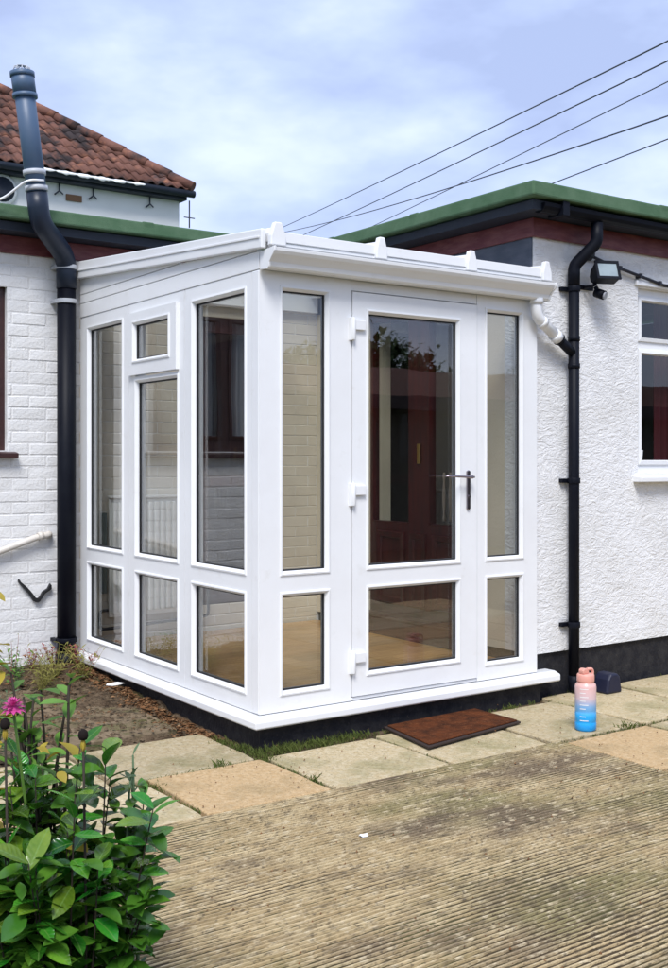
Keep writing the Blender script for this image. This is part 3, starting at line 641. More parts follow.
for z in (2.60, 2.83, .32): 
    SP(MB().tube([(-.112, 2.33, z), (-.112, 2.33, z + .03)], .071, 28).box(-.19, 2.325, z + .003, -.16, BY, z + .025).build('clip', CLIP if z > 1 else PIPEB, bevel=.002))
for q in (3.26, 3.36):
    t = (q - 3.15) / .85; c_ = tp0.lerp(tp1, t)
    SP(MB().tube([c_, c_ + Vector((-.003, 0, .03))], .072, 28).build('clip', CLIP))
SP(MB().tube([(-.112, 2.33, .13), (-.112, 2.33, .25)], .074, 28).build('base_socket', PIPEB))
tag(MB().tube(bend([(-1.3, 2.16, 3.06), (-.62, 2.15, 3.19), (-.50, 1.985, 3.31), (-.40, 1.972, 3.315)], .08), .008, 8).build('white_cable', W), 'thin white cable looped from the roof edge to the vent pipe', 'cable')
# right black downpipe
dp = empty('downpipe', (PXR, PYR, G), 'slim black rainwater downpipe with offset top on the rendered wall', 'pipe')
def DP(o): return under(o, dp)
DP(MB().tube([(PXR, PYR, .16), (PXR, PYR, 2.72)], PR, 20).build('straight_pipe', PIPEB))
DP(MB().tube(bend([(PXR, PYR, 2.64), (PXR, PYR, 2.76), (PXR + .09, RY - .165, 2.90), (PXR + .09, RY - .165, 3.02)], .035), PR + .004, 20).build('offset_bend', PIPEB))
for z in (2.60, 1.40, .50): DP(MB().tube([(PXR, PYR, z), (PXR, PYR, z + .035)], PR + .006, 20).box(PXR - .075, RY - .03, z + .004, PXR + .06, RY - .001, z + .03).build('bracket', PIPEB, bevel=.002))
for z in (2.29, 2.12): DP(MB().tube([(PXR, PYR, z), (PXR, PYR, z + .03)], PR + .004, 20).build('socket', PIPEB))
DP(MB().tube(bend([(PXR, PYR, .2), (PXR, PYR, .13), (PXR + .02, PYR - .07, .10)], .03), PR + .003, 20).build('shoe', PIPEB))
# floodlight
fl_o = empty('floodlight', (2.50, RY, 2.64), 'black floodlight with motion sensor on the rendered wall', 'lamp')
def FL(o): return under(o, fl_o)
a = Matrix.Translation((2.495, RY - .125, 2.715)) @ Matrix.Rotation(R(-24), 4, 'Z') @ Matrix.Rotation(R(-22), 4, 'X')
def xform(b, M): b.v = [tuple(M @ Vector(v)) for v in b.v]; return b
FL(xform(MB().prism([(-.05, -.055), (-.05, .065), (.035, .05), (.06, .02), (.06, -.02), (.035, -.045)], -.075, .075, 'x'), a).build('housing', PIPEB, bevel=.006))
FL(xform(MB().box(-.064, -.053, -.042, .064, -.0505, .052), a).build('lens', LENS, bevel=.001))
FL(xform(grid_frame(MB(), XF(-.058), -.08, .08, -.06, .07, [(-.064, .064, -.042, .052)], 0, .012), a).build('bezel', PIPEB, bevel=.003))
FL(MB().tube([(2.43, RY, 2.645), (2.43, RY - .07, 2.645), (2.46, RY - .09, 2.66)], .011, 8).box(2.38, RY - .012, 2.63, 2.52, RY - .001, 2.66).build('bracket_arm', PIPEB, bevel=.003))
FL(MB().tube([(2.475, RY - .07, 2.61), (2.485, RY - .13, 2.585)], .03, 14).tube([(2.46, RY - .08, 2.645), (2.475, RY - .09, 2.61)], .014, 8).build('sensor', PIPEB))
FL(MB().tube([(2.4855, RY - .1305, 2.5845), (2.489, RY - .14, 2.581)], .024, 14).build('sensor_lens', mat('sensor_lens', (.35, .36, .4), .3)))
cb = tag(MB().tube([(2.44, RY - .03, 2.87), (2.5, RY - .035, 2.84), (2.62, RY - .03, 2.815), (2.85, RY - .03, 2.78), (3.2, RY - .028, 2.725), (4.3, RY - .028, 2.745)], .011, 8).build('wall_cable', CABLE), 'black cable clipped along the rendered wall above the window', 'cable')
for x, z in ((2.62, 2.815), (2.75, 2.795), (2.95, 2.764), (3.15, 2.733)):
    MB().box(x - .012, RY - .043, z - .014, x + .012, RY - .001, z + .016).build('clip', CABLE, cb, bevel=.002)
jb = MB().lathe([(.0, 0), (.04, 0), (.045, .02), (.03, .045), (0, .045)], (0, 0, 0), 14); xform(jb, Matrix.Translation((2.465, RY - .003, 2.86)) @ Matrix.Rotation(R(90), 4, 'X')); jb.build('junction', CABLE, cb)
MB().tube([(2.62, RY - .03, 2.80), (2.60, RY - .06, 2.77), (2.50, RY - .08, 2.76)], .004, 6).build('lead', CABLE, cb)
tag(MB().tube(bend([(-.9, BY - .045, .83), (-.30, BY - .045, 1.03), (-.21, BY - .04, 1.045), (-.20, BY + .0, 1.045)], .03), .022, 16).tube([(-.29, BY - .045, 1.033), (-.255, BY - .045, 1.042)], .028, 16).build('waste_pipe', CREAM), 'cream waste pipe slanting down the white brick wall', 'pipe')
b = MB()
pts = [(-.412, .755), (-.40, .735), (-.36, .70), (-.33, .665), (-.30, .625), (-.283, .617), (-.265, .63), (-.25, .66), (-.215, .68), (-.198, .712), (-.19, .70), (-.19, .675), (-.235, .648), (-.27, .60), (-.285, .59), (-.31, .60), (-.345, .655), (-.385, .70), (-.415, .738)]
b.prism(pts, BY - .03, BY - .002, 'y'); tag(b.build('wall_hook', RUBBER), 'small black iron bracket fixed to the white brick wall', 'bracket')

# ------------------------------------------------------------------ neighbouring house behind
nh = empty('house', (3, 12, G), 'white neighbouring house with hipped clay pantile roof behind the bungalow', 'house')
def NH(o): return under(o, nh)
HX, HY, HZ = 5.70, 11.80, 6.10      # hip foot at the eave corner
NH(MB().box(-8, 12.02, 0, HX - .03, 20, HZ + .02).build('wall', FARW))
tp = math.tan(R(37.2)); run = 4.1
def rp_(x, s): # point on the front slope: x, s = plan distance from the eave
    return Vector((x, HY + s, HZ + s * tp))
NH(MB().add([(-8.2, HY, HZ), (HX, HY, HZ), (HX - run, HY + run, HZ + run * tp), (-8.2, HY + run, HZ + run * tp), (HX, HY + 2 * run, HZ), (-8.2, HY + 2 * run, HZ)], [(0, 1, 2, 3), (1, 4, 2), (4, 5, 3, 2), (0, 3, 5), (0, 5, 4, 1)]).build('roof', TILEW))
roof = [o for o in nh.children if o.name.startswith('roof')][0]
# pantiles
TW, TG = .18, .33
def pantile(w=TW, l=TG * 1.16):
    b = MB(); pr = []
    for i in range(9):
        t = i / 8; pr.append((w * (t * 1.10 - .05), 0.021 * math.sin(2 * math.pi * t - .6) + .02))
    th = .02; n = len(pr)
    vs = [(x, 0, z) for x, z in pr] + [(x, l, z - .004) for x, z in pr] + [(x, 0, z - th) for x, z in pr]
    fs = [(i, i + 1, n + i + 1, n + i) for i in range(n - 1)] + [(i, i + 1, 2 * n + i + 1, 2 * n + i) for i in range(n - 1)]
    b.add(vs, fs, True); return b
pm = pantile(); pme = pm.mesh('tile', TILE)
ang = R(37.2); rows = int(run / math.cos(ang) / TG); stuff = MB(); tiles = []
for r in range(rows):
    s = r * TG * math.cos(ang)
    x = HX - .12 - s - (TW * .0)
    k = 0; x = HX - TW - .02
    while x > -6:
        if x + TW * .6 < HX - s:
            lift = .035
            p = rp_(x, s - .05) + Vector((0, -lift * math.sin(ang), lift * math.cos(ang) + random.uniform(-.004, .006)))
            M = Matrix.Translation(p) @ Matrix.Rotation(ang - R(3.2), 4, 'X') @ Matrix.Rotation(random.uniform(-.02, .02), 4, 'Z')
            tiles.append((M, x))
        x -= TW
tiles.sort(key=lambda t: -(t[1] * 1 - (0)))
for i, (M, x) in enumerate(tiles):
    if x > 1.9 and i < 298: inst('tile', pme, roof, M)
    else:
        o = len(stuff.v); stuff.add([tuple(M @ Vector(v)) for v in pm.v], pm.f, True)
stuff.build('tiling', TILE, roof, kind='stuff')
for k in range(15):
    s0 = -.06 + k * .29; s1 = s0 + .31
    p, q = Vector((HX + .02 - s0, HY - .02 + s0, HZ + .075 + s0 * tp)), Vector((HX + .02 - s1, HY - .02 + s1, HZ + .065 + s1 * tp))
    MB().tube([p, q], [.09, .08], 10).build('hip_tile', TILE, roof)
NH(MB().box(-8.2, HY + .02, HZ - .17, HX - .02, HY + .21, HZ - .02).box(HX - .019, HY + .05, HZ - .17, HX + .03, 20.2, HZ - .02).build('soffit', NAVY))
NH(MB().tube([(-8, HY - .04, HZ - .08), (HX + .12, HY - .04, HZ - .08)], .06, 10).build('gutter', NAVY))
b = MB(); nn_ = 40
for i in range(nn_ + 1):
    x = 3.15 + 1.75 * i / nn_; w_ = .02 * math.sin(i * .9) + .012 * math.sin(i * 2.3)
    b.v += [(x, HY - .105, HZ - .045 + w_ * .3), (x, HY - .118, HZ - .075 - w_ * .6 - .02 * math.sin(math.pi * i / nn_))]
b.f += [(2 * i, 2 * i + 1, 2 * i + 3, 2 * i + 2) for i in range(nn_)]; b.sm += [True] * nn_
so = b.build('torn_underlay', FARW); NH(so); sm = so.modifiers.new('s', 'SOLIDIFY'); sm.thickness = .01
NH(MB().box(3.66, 11.99, 5.68, 3.92, 12.03, 5.78).build('air_brick', mat('air_brick', (.22, .12, .07), .9)))
for x in (2.75, 3.55, 4.12, 5.12):
    NH(MB().tube([(x, 12.01, HZ - .16), (x - .02, 11.97, HZ - .30), (x - .09, 11.98, HZ - .36)], .014, 5).tube([(x - .02, 11.97, HZ - .29), (x + .05, 11.98, HZ - .34)], .012, 5).build('gutter_hook', WIRE))
NH(MB().tube([(5.80, 11.9, HZ - .16), (5.80, 11.9, HZ - .62)], .012, 5).tube([(5.70, 11.9, HZ - .45), (5.90, 11.9, HZ - .45)], .010, 5).build('aerial_stub', WIRE))
lm = empty('wall_lamp', (2.75, 11.9, 5.65), 'dark round fitting with a white rim on the neighbouring white wall', 'lamp')
for nm_, r_, dy, m_ in (('rim', .25, .06, FARW), ('disc', .2, .09, NAVY)):
    b = MB().lathe([(0, 0), (r_, 0), (r_, dy * .6), (r_ * .85, dy), (0, dy)], (0, 0, 0), 24); xform(b, Matrix.Translation((2.62, 12.015, 5.70)) @ Matrix.Rotation(R(90), 4, 'X')); under(b.build(nm_, m_), lm)

# ------------------------------------------------------------------ overhead wires from a pole far behind
pl = empty('utility_pole', (14.3, 22.4, -.03), 'wooden utility pole behind the bungalow carrying the overhead wires', 'utility pole')
ptop = at_depth(32.5, 262, 234)
pl.location = (ptop.x, ptop.y, -.03)
under(MB().tube([(ptop.x, ptop.y, -.03), (ptop.x, ptop.y, ptop.z - .05)], [.16, .11], 12).build('pole', WOODP), pl)
under(MB().box(ptop.x - .5, ptop.y - .06, ptop.z - .45, ptop.x + .5, ptop.y + .06, ptop.z - .33).build('cross_arm', WOODP), pl)
lab = ['top overhead wire, the highest of the five across the sky', 'second highest overhead wire across the sky', 'third overhead wire down, faint and straight across the sky', 'fourth overhead wire down, sagging and crossing the others', 'lowest overhead wire, dropping behind the green roof edge']
WR = [((760, -4.5), (262, 236.6), 9, .04, .007), ((760, 16), (262, 253.5), 9.5, .04, .007), ((760, 36), (262, 278), 10, .04, .0055), ((760, 84), (262, 236), 9, .16, .007), ((760, 103.5), (262, 291), 10, .04, .006)]
for (a, b_, dn, sag, r_), lb in zip(WR, lab):
    p, q = at_depth(dn, *a), at_depth(32.4, *b_)
    path = [p.lerp(q, t / 24) - Vector((0, 0, sag * 4 * (t / 24) * (1 - t / 24))) for t in range(25)]
    tag(MB().tube(path, r_ * 1.15, 6).build('overhead_wire', WIRE), lb, 'wire', 'overhead wires')

# ------------------------------------------------------------------ small things on the paving
bo = empty('water_bottle', (1.628, -.70, G), 'tall plastic water bottle fading from peach top to blue base on the paving', 'bottle')
def BO(o): return under(o, bo)
m = bpy.data.materials.new('bottle_gradient'); m.use_nodes = True; t = m.node_tree; bs = t.nodes['Principled BSDF']; bs.inputs['Roughness'].default_value = .32
tcn = N(t, 'ShaderNodeTexCoord'); sx = N(t, 'ShaderNodeSeparateXYZ'); cr = N(t, 'ShaderNodeValToRGB'); mr = N(t, 'ShaderNodeMapRange'); mr.inputs['From Min'].default_value = G; mr.inputs['From Max'].default_value = G + .30
t.links.new(tcn.outputs['Object'], sx.inputs[0]); t.links.new(sx.outputs[2], mr.inputs[0]); t.links.new(mr.outputs[0], cr.inputs[0]); t.links.new(cr.outputs[0], bs.inputs['Base Color'])
cr.color_ramp.elements[0].position = .0; cr.color_ramp.elements[0].color = (.01, .30, .75, 1); cr.color_ramp.elements[1].position = .9; cr.color_ramp.elements[1].color = (.72, .40, .34, 1)
for pos, c_ in ((.28, (.02, .38, .80, 1)), (.45, (.22, .45, .75, 1)), (.6, (.66, .50, .52, 1))): cr.color_ramp.elements.new(pos).color = c_
bx, by = 1.628, -.70
BO(MB().lathe([(.02, .002), (.050, .002), (.057, .012), (.057, .045), (.0545, .05), (.057, .055), (.057, .10), (.0545, .106), (.057, .112), (.057, .235), (.054, .25), (.044, .258), (.044, .262), (.02, .262)], (bx, by, G), 32).build('body', m))
PEACH = mat('peach_plastic', (.70, .33, .26), .4, .5)
cp = BO(MB().lathe([(.02, .2625), (.046, .2625), (.047, .268), (.047, .298), (.043, .305), (.02, .307)], (bx, by, G), 28).build('cap', PEACH))
MB().prism([(bx - .036, G + .306), (bx + .004, G + .306), (bx + .012, G + .316), (bx - .002, G + .335), (bx - .028, G + .337), (bx - .038, G + .326)], by - .018, by + .018, 'y').build('spout', PEACH, cp, bevel=.006)
hnd = MB().tube(bend([(bx + .04, by, G + .29), (bx + .058, by, G + .300), (bx + .052, by, G + .325), (bx + .01, by, G + .328)], .014), .008, 10).build('carry_loop', PEACH, cp)
dv = Vector((EYE.x - bx, EYE.y - by, 0)).normalized(); base_a = math.atan2(dv.y, dv.x)
for k in range(9):
    z = G + .06 + .021 * k; b = MB(); n_ = 5; a0 = base_a - .55; wd = .55 if k % 2 else .8
    b.add([(bx + .0576 * math.cos(a0 + wd * i / n_), by + .0576 * math.sin(a0 + wd * i / n_), z + dz) for dz in (0, .004) for i in range(n_ + 1)], [(i, i + 1, n_ + 2 + i, n_ + 1 + i) for i in range(n_)], True)
    if abs(z - G - .106) > .008: BO(b.build('level_mark', PAPER))
dm = empty('doormat', (1.06, -.25, G), 'worn brown coir doormat on the paving below the porch door', 'doormat')
q = [(.735, -.075), (.665, -.535), (1.425, -.415), (1.425, -.045)]
b = MB().prism(q, .0, .012, 'z'); mo = b.build('rubber_base', MATE, bevel=.003); mo.location.z = G + .008; under(mo, dm)
cx = sum(p[0] for p in q) / 4; cy = sum(p[1] for p in q) / 4
b = MB().prism([(cx + (p[0] - cx) * .955, cy + (p[1] - cy) * .93) for p in q], .0121, .021, 'z'); mo = b.build('coir_pile', MAT, bevel=.004); mo.location.z = G + .008; under(mo, dm)
b = MB().prism([(2.41, G), (2.555, G), (2.535, G + .10), (2.51, G + .125), (2.45, G + .125), (2.425, G + .09)], -.17, -.05, 'y')
tag(b.build('drain_cover', mat('dark_blue_plastic', (.012, .014, .035), .5), bevel=.015, seg=3), 'dark blue-black block at the foot of the black plinth', 'block')
def scrap(x, y, z, s, seed, label):
    r = random.Random(seed); b = MB(); n = 9; vs = [(0, 0, .008)]
    vs += [(s * r.uniform(.6, 1.1) * math.cos(2 * math.pi * k / n) * 1.4, s * r.uniform(.6, 1) * math.sin(2 * math.pi * k / n), r.uniform(.001, .012)) for k in range(n)]
    b.add(vs, [(0, 1 + k, 1 + (k + 1) % n) for k in range(n)]); o = b.build('scrap', PAPER); o.location = (x, y, z)
    md = o.modifiers.new('s', 'SOLIDIFY'); md.thickness = .003; tag(o, label, 'litter')
scrap(-.358, -1.37, G + .007, .018, 1, 'tiny white scrap lying on the ribbed concrete')
scrap(-.10, 1.56, G + .07, .045, 2, 'crumpled white scrap on the soil beside the porch sill')
# cup on the right window sill
cu = MB().lathe([(.02, 0), (.032, .002), (.038, .04), (.042, .10), (.039, .10), (.034, .04), (.02, .006)], (0, 0, 0), 20)
o = cu.build('cup', W); o.location = (3.16, RY + .17, 1.515); tag(o, 'small white cup standing inside the rendered wall window', 'cup')
B(MB().box(RW[0], RY + .115, 1.462, RW[1], RY + .3, 1.514).build('inner_sill', W, wR) if False else MB().box(RW[0] + .002, RY + .112, 1.47, RW[1] - .002, RY + .32, 1.514).build('inner_sill', W))

# ------------------------------------------------------------------ plants
def leaf_mesh(L_, W_, fold=.25, curl=.18, n=5):
    b = MB(); vs = []
    for i in range(n + 1):
        t = i / n; w = W_ / 2 * (math.sin(math.pi * min(1, t * .96 + .04) ** 1.15) ** .8); y = L_ * t; z = -curl * L_ * t * t
        vs += [(-w, y, z + w * fold), (0, y, z), (w, y, z + w * fold)]
    fs = []
    for i in range(n):
        for k in (0, 1): fs.append((3 * i + k, 3 * i + k + 1, 3 * i + 4 + k, 3 * i + 3 + k))
    b.add(vs, fs, True); return b
def leaf_M(p, az, el, roll=0, s=1):
    return Matrix.Translation(p) @ Matrix.Rotation(az, 4, 'Z') @ Matrix.Rotation(el, 4, 'X') @ Matrix.Rotation(roll, 4, 'Y') @ Matrix.Scale(s, 4)
right_v = Vector((math.cos(YAW), -math.sin(YAW), 0)); fwd = Vector((math.sin(YAW), math.cos(YAW), 0))
sb = EYE + fwd * 2.62 - right_v * .65; sb.z = .0
shr = empty('shrub', (sb.x, sb.y, .0), 'dark green glossy laurel shrub standing beside the ribbed concrete', 'shrub')
def SH(o): return under(o, shr)
rs_ = random.Random(11)
lms = [leaf_mesh(.084 * f, .044 * g_, fo, cu_) for f, g_, fo, cu_ in ((1, 1, .3, .12), (1.1, .95, .2, .25), (.9, 1.05, .4, .3), (1, .85, .15, .05), (.75, .8, .35, .15))]
lme = [b.mesh('leaf', LEAFM) for b in lms]; lye = lms[2].mesh('leaf', LEAFY)
lobj = []; bulk = MB()
for st in range(44):
    a = rs_.uniform(0, 2 * math.pi); rad_ = .245 * math.sqrt(rs_.random()); 
    base = Vector((sb.x + .4 * rad_ * math.cos(a), sb.y + .4 * rad_ * math.sin(a), 0.0))
    hgt = rs_.uniform(.60, .90) * (1 - .2 * (rad_ / .245) ** 2)
    top = Vector((sb.x + rad_ * 1.0 * math.cos(a), sb.y + rad_ * 1.0 * math.sin(a), hgt))
    mid = base.lerp(top, .5) + Vector((rs_.uniform(-.04, .04), rs_.uniform(-.04, .04), 0))
    path = [base * (1 - t) ** 2 + mid * 2 * t * (1 - t) + top * t * t for t in [i / 12 for i in range(13)]]
    SH(MB().tube(path, [.0052 - .0038 * i / 12 for i in range(13)], 5).build('stem', STEM))
    ph = rs_.uniform(0, 6)
    nl = 28
    for k in range(nl):
        t = .22 + .78 * (k / (nl - 1)) ** .8; i = min(11, int(t * 12)); p = path[i].lerp(path[i + 1], t * 12 - i)
        ph += 2.4 + rs_.uniform(-.4, .4); el = rs_.uniform(.0, .75) if k < nl - 5 else rs_.uniform(.5, 1.25)
        lobj.append((leaf_M(p, ph, el - .25, rs_.uniform(-.5, .5), rs_.uniform(.7, 1.15)), rs_.randrange(5), p))
    for k in range(30):
        t = .12 + .84 * rs_.random(); i = min(11, int(t * 12)); p = path[i] + Vector((rs_.uniform(-.045, .045), rs_.uniform(-.045, .045), rs_.uniform(-.02, .02)))
        M = leaf_M(p, rs_.uniform(0, 6.3), rs_.uniform(-.5, .6), rs_.uniform(-.6, .6), rs_.uniform(.6, 1.05)); lm_ = lms[rs_.randrange(5)]
        bulk.add([tuple(M @ Vector(v)) for v in lm_.v], lm_.f, True)
# leaves nearest the lens stay single parts, the rest are one mass
def vis(p):
    d = p - EYE; dep = d.dot(fwd); return dep - .8 * p.z
lobj.sort(key=lambda t: vis(t[2]))
for k, (M, i, p) in enumerate(lobj):
    if k < 296: SH(inst('leaf', lye if rs_.random() < .012 else lme[i], None, M))
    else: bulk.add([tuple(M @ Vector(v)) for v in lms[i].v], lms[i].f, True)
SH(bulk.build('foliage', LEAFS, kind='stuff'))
def small_plant(name, base, h, nst, spread, leafm, L_, W_, nl, stemm, label, el=(.2, .9), seed=0, cat='plant', group=None, top=None):
    r = random.Random(seed); root = empty(name, base, label, cat, group); lm1 = leaf_mesh(L_, W_, .25, .2, 4).mesh('leaf', leafm); tops = []
    for s_ in range(nst):
        a = r.uniform(0, 6.28); sp_ = spread * r.random(); hh = h * r.uniform(.7, 1)
        tp_ = Vector((sp_ * math.cos(a), sp_ * math.sin(a), hh)); md = tp_ * .5 + Vector((r.uniform(-.03, .03), r.uniform(-.03, .03), 0)) * (h / .5)
        path = [md * 2 * t * (1 - t) + tp_ * t * t for t in [i / 8 for i in range(9)]]
        MB().tube(path, [max(.0015, .005 * (h / .6)) * (1 - .6 * i / 8) for i in range(9)], 5).build('stem', stemm, root)
        tops.append(tp_); ph = r.uniform(0, 6)
        for k in range(nl):
            t = .2 + .8 * k / max(1, nl - 1); i = min(7, int(t * 8)); p = path[i].lerp(path[i + 1], t * 8 - i); ph += 2.4 + r.uniform(-.3, .3)
            inst('leaf', lm1, root, leaf_M(p, ph, r.uniform(*el), r.uniform(-.3, .3), r.uniform(.6, 1.15)))
    return root, tops
# pink-flowered plant behind the shrub
fp = at_depth(2.5, 13, 709); 
root, tops = small_plant('flowering_plant', (at_depth(2.85, 38, 700).x, at_depth(2.85, 38, 700).y, .03), .96, 18, .15, LEAFL, .075, .034, 18, STEM, 'light green garden plant with one pink flower beside the laurel', seed=4)
c = Vector((fp.x, fp.y, fp.z)) - Vector(root.location)
MB().tube([Vector((0, 0, .1)), c * .6 + Vector((.02, 0, 0)), c], .0035, 6).build('flower_stem', LEAFL, root)
pet = leaf_mesh(.029, .011, .2, .3, 3).mesh('petal', PINK)
hd_ = MB().lathe([(0, -.012), (.012, -.008), (.014, .0), (.008, .008), (0, .010)], tuple(c), 10).build('flower_head', PINK, root)
for k in range(44):
    inst('petal', pet, hd_, leaf_M(c + Vector((0, 0, .002 * (k % 5))), k * 2.399, .05 + .32 * (k % 5), 0, 1.05 - .08 * (k % 5)))
for (u, v, dpt) in ((5, 724, 2.48), (83, 735, 2.5)):
    p = at_depth(dpt, u, v); rt_ = empty('seed_head', (p.x, p.y, .0), 'black seed head on a tall stem beside the pink flower' if u < 20 else 'black seed head on a stem above the laurel leaves', 'seed head', 'dried coneflower heads')
    zz = p.z
    MB().tube([(0, 0, .0), (.01, .005, zz * .5), (0, 0, zz - .005)], .003, 6).build('stem', STEM, rt_)
    MB().lathe([(0, -.012), (.009, -.010), (.012, -.002), (.010, .008), (.004, .013), (0, .014)], (0, 0, zz), 12).build('cone', SEED, rt_)
    for k in range(7): inst('petal', lye if False else leaf_mesh(.022, .007, .1, .9, 3).mesh('petal', LEAFY), rt_, leaf_M(Vector((0, 0, zz - .008)), k * .9, -.7, 0, 1))
for i, (u, v, dpt, s_) in enumerate(((62, 752, 2.62, .55), (48, 742, 2.7, .5), (58, 772, 2.5, .5), (36, 748, 2.6, .45))):
    p = at_depth(dpt, u, v); under(inst('leaf', lye, None, leaf_M(p, 1.2 + i, -.2, .3, s_)), shr)
pl2, _ = small_plant('weed', (at_depth(5.2, -2, 700).x, at_depth(5.2, -2, 700).y, G + .02), .36, 6, .10, LEAFGY, .075, .014, 16, LEAFGY, 'narrow leaved grey-green weed growing against the brick wall', seed=8, el=(.1, .7))
p = at_depth(2.75, 138, 728); 
pl3, _ = small_plant('poppy_plant', (p.x - .02, p.y + .02, .02), .80, 4, .03, LEAFGY, .05, .013, 18, LEAFGY, 'feathery grey-green plant rising behind the laurel shrub', seed=14, el=(.5, 1.2))
p = at_depth(2.9, -8, 590)
pl4, _ = small_plant('tall_plant', (p.x, p.y, .02), 1.24, 3, .03, LEAFY, .075, .045, 14, LEAFL, 'tall stem with yellow-green leaves at the edge of the bed', seed=21, el=(-.3, .6))
pinks = [(-.23, 2.28), (-.10, 2.16), (-.02, 2.05), (-.34, 2.33)]
for i, (x, y) in enumerate(pinks):
    small_plant('seedling', (x, y, soil_z(x, y)), .14, 10, .10, WEEDP, .032, .013, 8, WEEDP, 'low reddish weed ' + ('beside the vent pipe base', 'in front of the vent pipe base', 'against the end of the porch sill', 'at the brick wall foot, apart from the vent pipe')[i], seed=30 + i, el=(.1, 1), cat='weed', group='reddish weeds along the wall foot')
for i, (x, y) in enumerate(((-.30, 2.02), (-.42, 1.9), (-.18, 1.85), (-.55, 1.62))):
    small_plant('straw_weed', (x, y, soil_z(x, y)), .22, 15, .20, WEEDY, .06, .008, 7, WEEDY, 'straw-yellow wiry weed ' + ('behind the old slabs facing the vent pipe', 'rooted at the rear edge of an old slab', 'between the old slabs and the porch sill', 'growing on top of an old dirty slab')[i], seed=40 + i, el=(-.2, .8), cat='weed', group='straw-yellow weeds in the soil bed')
small_plant('dry_stalk', (-.62, 1.95, soil_z(-.62, 1.95)), .30, 3, .12, WEEDY, .02, .005, 2, WEEDP, 'dry reddish stalk leaning in the soil bed', seed=51, cat='weed')
# leaf litter by the sill, grass and moss in the joints
r = random.Random(5); b = MB()
for k in range(2600):
    y = r.uniform(.30, 2.38); x = -.03 - abs(r.gauss(0, .085)) if k % 4 else r.uniform(-1.3, -.05)
    if y < .5 and x < -.22: continue
    z = soil_z(x, y) + r.uniform(.004, .014) + (.02 if x < -.18 and .56 < y < 1.8 else 0); s_ = r.uniform(.007, .021)
    M = Matrix.Translation((x, y, z)) @ Matrix.Rotation(r.uniform(0, 6.3), 4, 'Z') @ Matrix.Rotation(r.uniform(-.7, .7), 4, 'X')
    b.add([tuple(M @ Vector(v)) for v in ((-s_, 0, 0), (0, -s_ * .45, .004), (s_, 0, 0), (0, s_ * .45, .003))], [(0, 1, 2, 3)])
o = b.build('leaf_litter', LITTER, kind='stuff'); tag(o, 'brown dead leaves and chips drifted against the porch sill', 'leaf litter')
b = MB()
def blades(x, y, n, h, rad_, z=G - .012):
    for _ in range(n):
        px, py = x + r.gauss(0, rad_), y + r.gauss(0, rad_); a = r.uniform(0, 6.3); hh = h * r.uniform(.4, 1); w = r.uniform(.0012, .0028); lx, ly = math.cos(a), math.sin(a); bd = hh * r.uniform(.2, .9)
        b.add([(px - ly * w, py + lx * w, z), (px + ly * w, py - lx * w, z), (px + lx * bd * .4 + ly * w * .7, py + ly * bd * .4 - lx * w * .7, z + hh * .65), (px + lx * bd, py + ly * bd, z + hh)], [(0, 1, 2), (0, 2, 3)])
def line(x0, y0, x1, y1, n, h, dens, rad_=.008):
    for k in range(n):
        t = r.random(); 
        if math.sin(t * 23 + x0 * 9) + r.uniform(-1, 1) > dens: continue
        blades(x0 + (x1 - x0) * t, y0 + (y1 - y0) * t, 5, h * r.uniform(.4, 1.2), rad_)
line(-.09, -.19, -.09, -.78, 70, .022, .5); line(-.72, -.2, -.09, -.185, 90, .025, .6); line(-.725, -.21, -.725, -.78, 60, .02, .5); line(-.86, -.19, -.1, -.185, 30, .02, .5)
line(-.06, -.06, .62, -.08, 260, .035, 1.2, .035); line(.6, -.1, 1.3, -.06, 80, .03, .4, .02); line(.61, -.14, .61, -.78, 40, .02, .2)
line(-.1, .3, -.06, -.15, 160, .03, .8, .025)
line(1.3, -.1, 2.0, -.05, 40, .03, .2, .015); line(2.0, -.05, 2.0, -.78, 40, .02, .3); line(1.34, -.79, 3.0, -.79, 90, .02, .4); line(2.0, -.8, 2.0, -1.42, 25, .02, .2); line(2.1, .02, 3.5, .03, 50, .03, .1, .015)
for x, y, n, h in ((-.33, -.19, 22, .05), (.12, -.12, 30, .05), (.30, -.13, 30, .045), (.05, -.1, 40, .05), (1.86, -.78, 26, .045), (1.66, -.10, 22, .05), (-.08, -.60, 20, .035), (-.72, -.3, 20, .03), (1.98, -.79, 18, .03), (-.08, -.2, 40, .04)):
    blades(x, y, n * 2, h, .022)
o = b.build('joint_grass', TURF, kind='stuff'); tag(o, 'short grass and moss growing in the paving joints', 'grass')
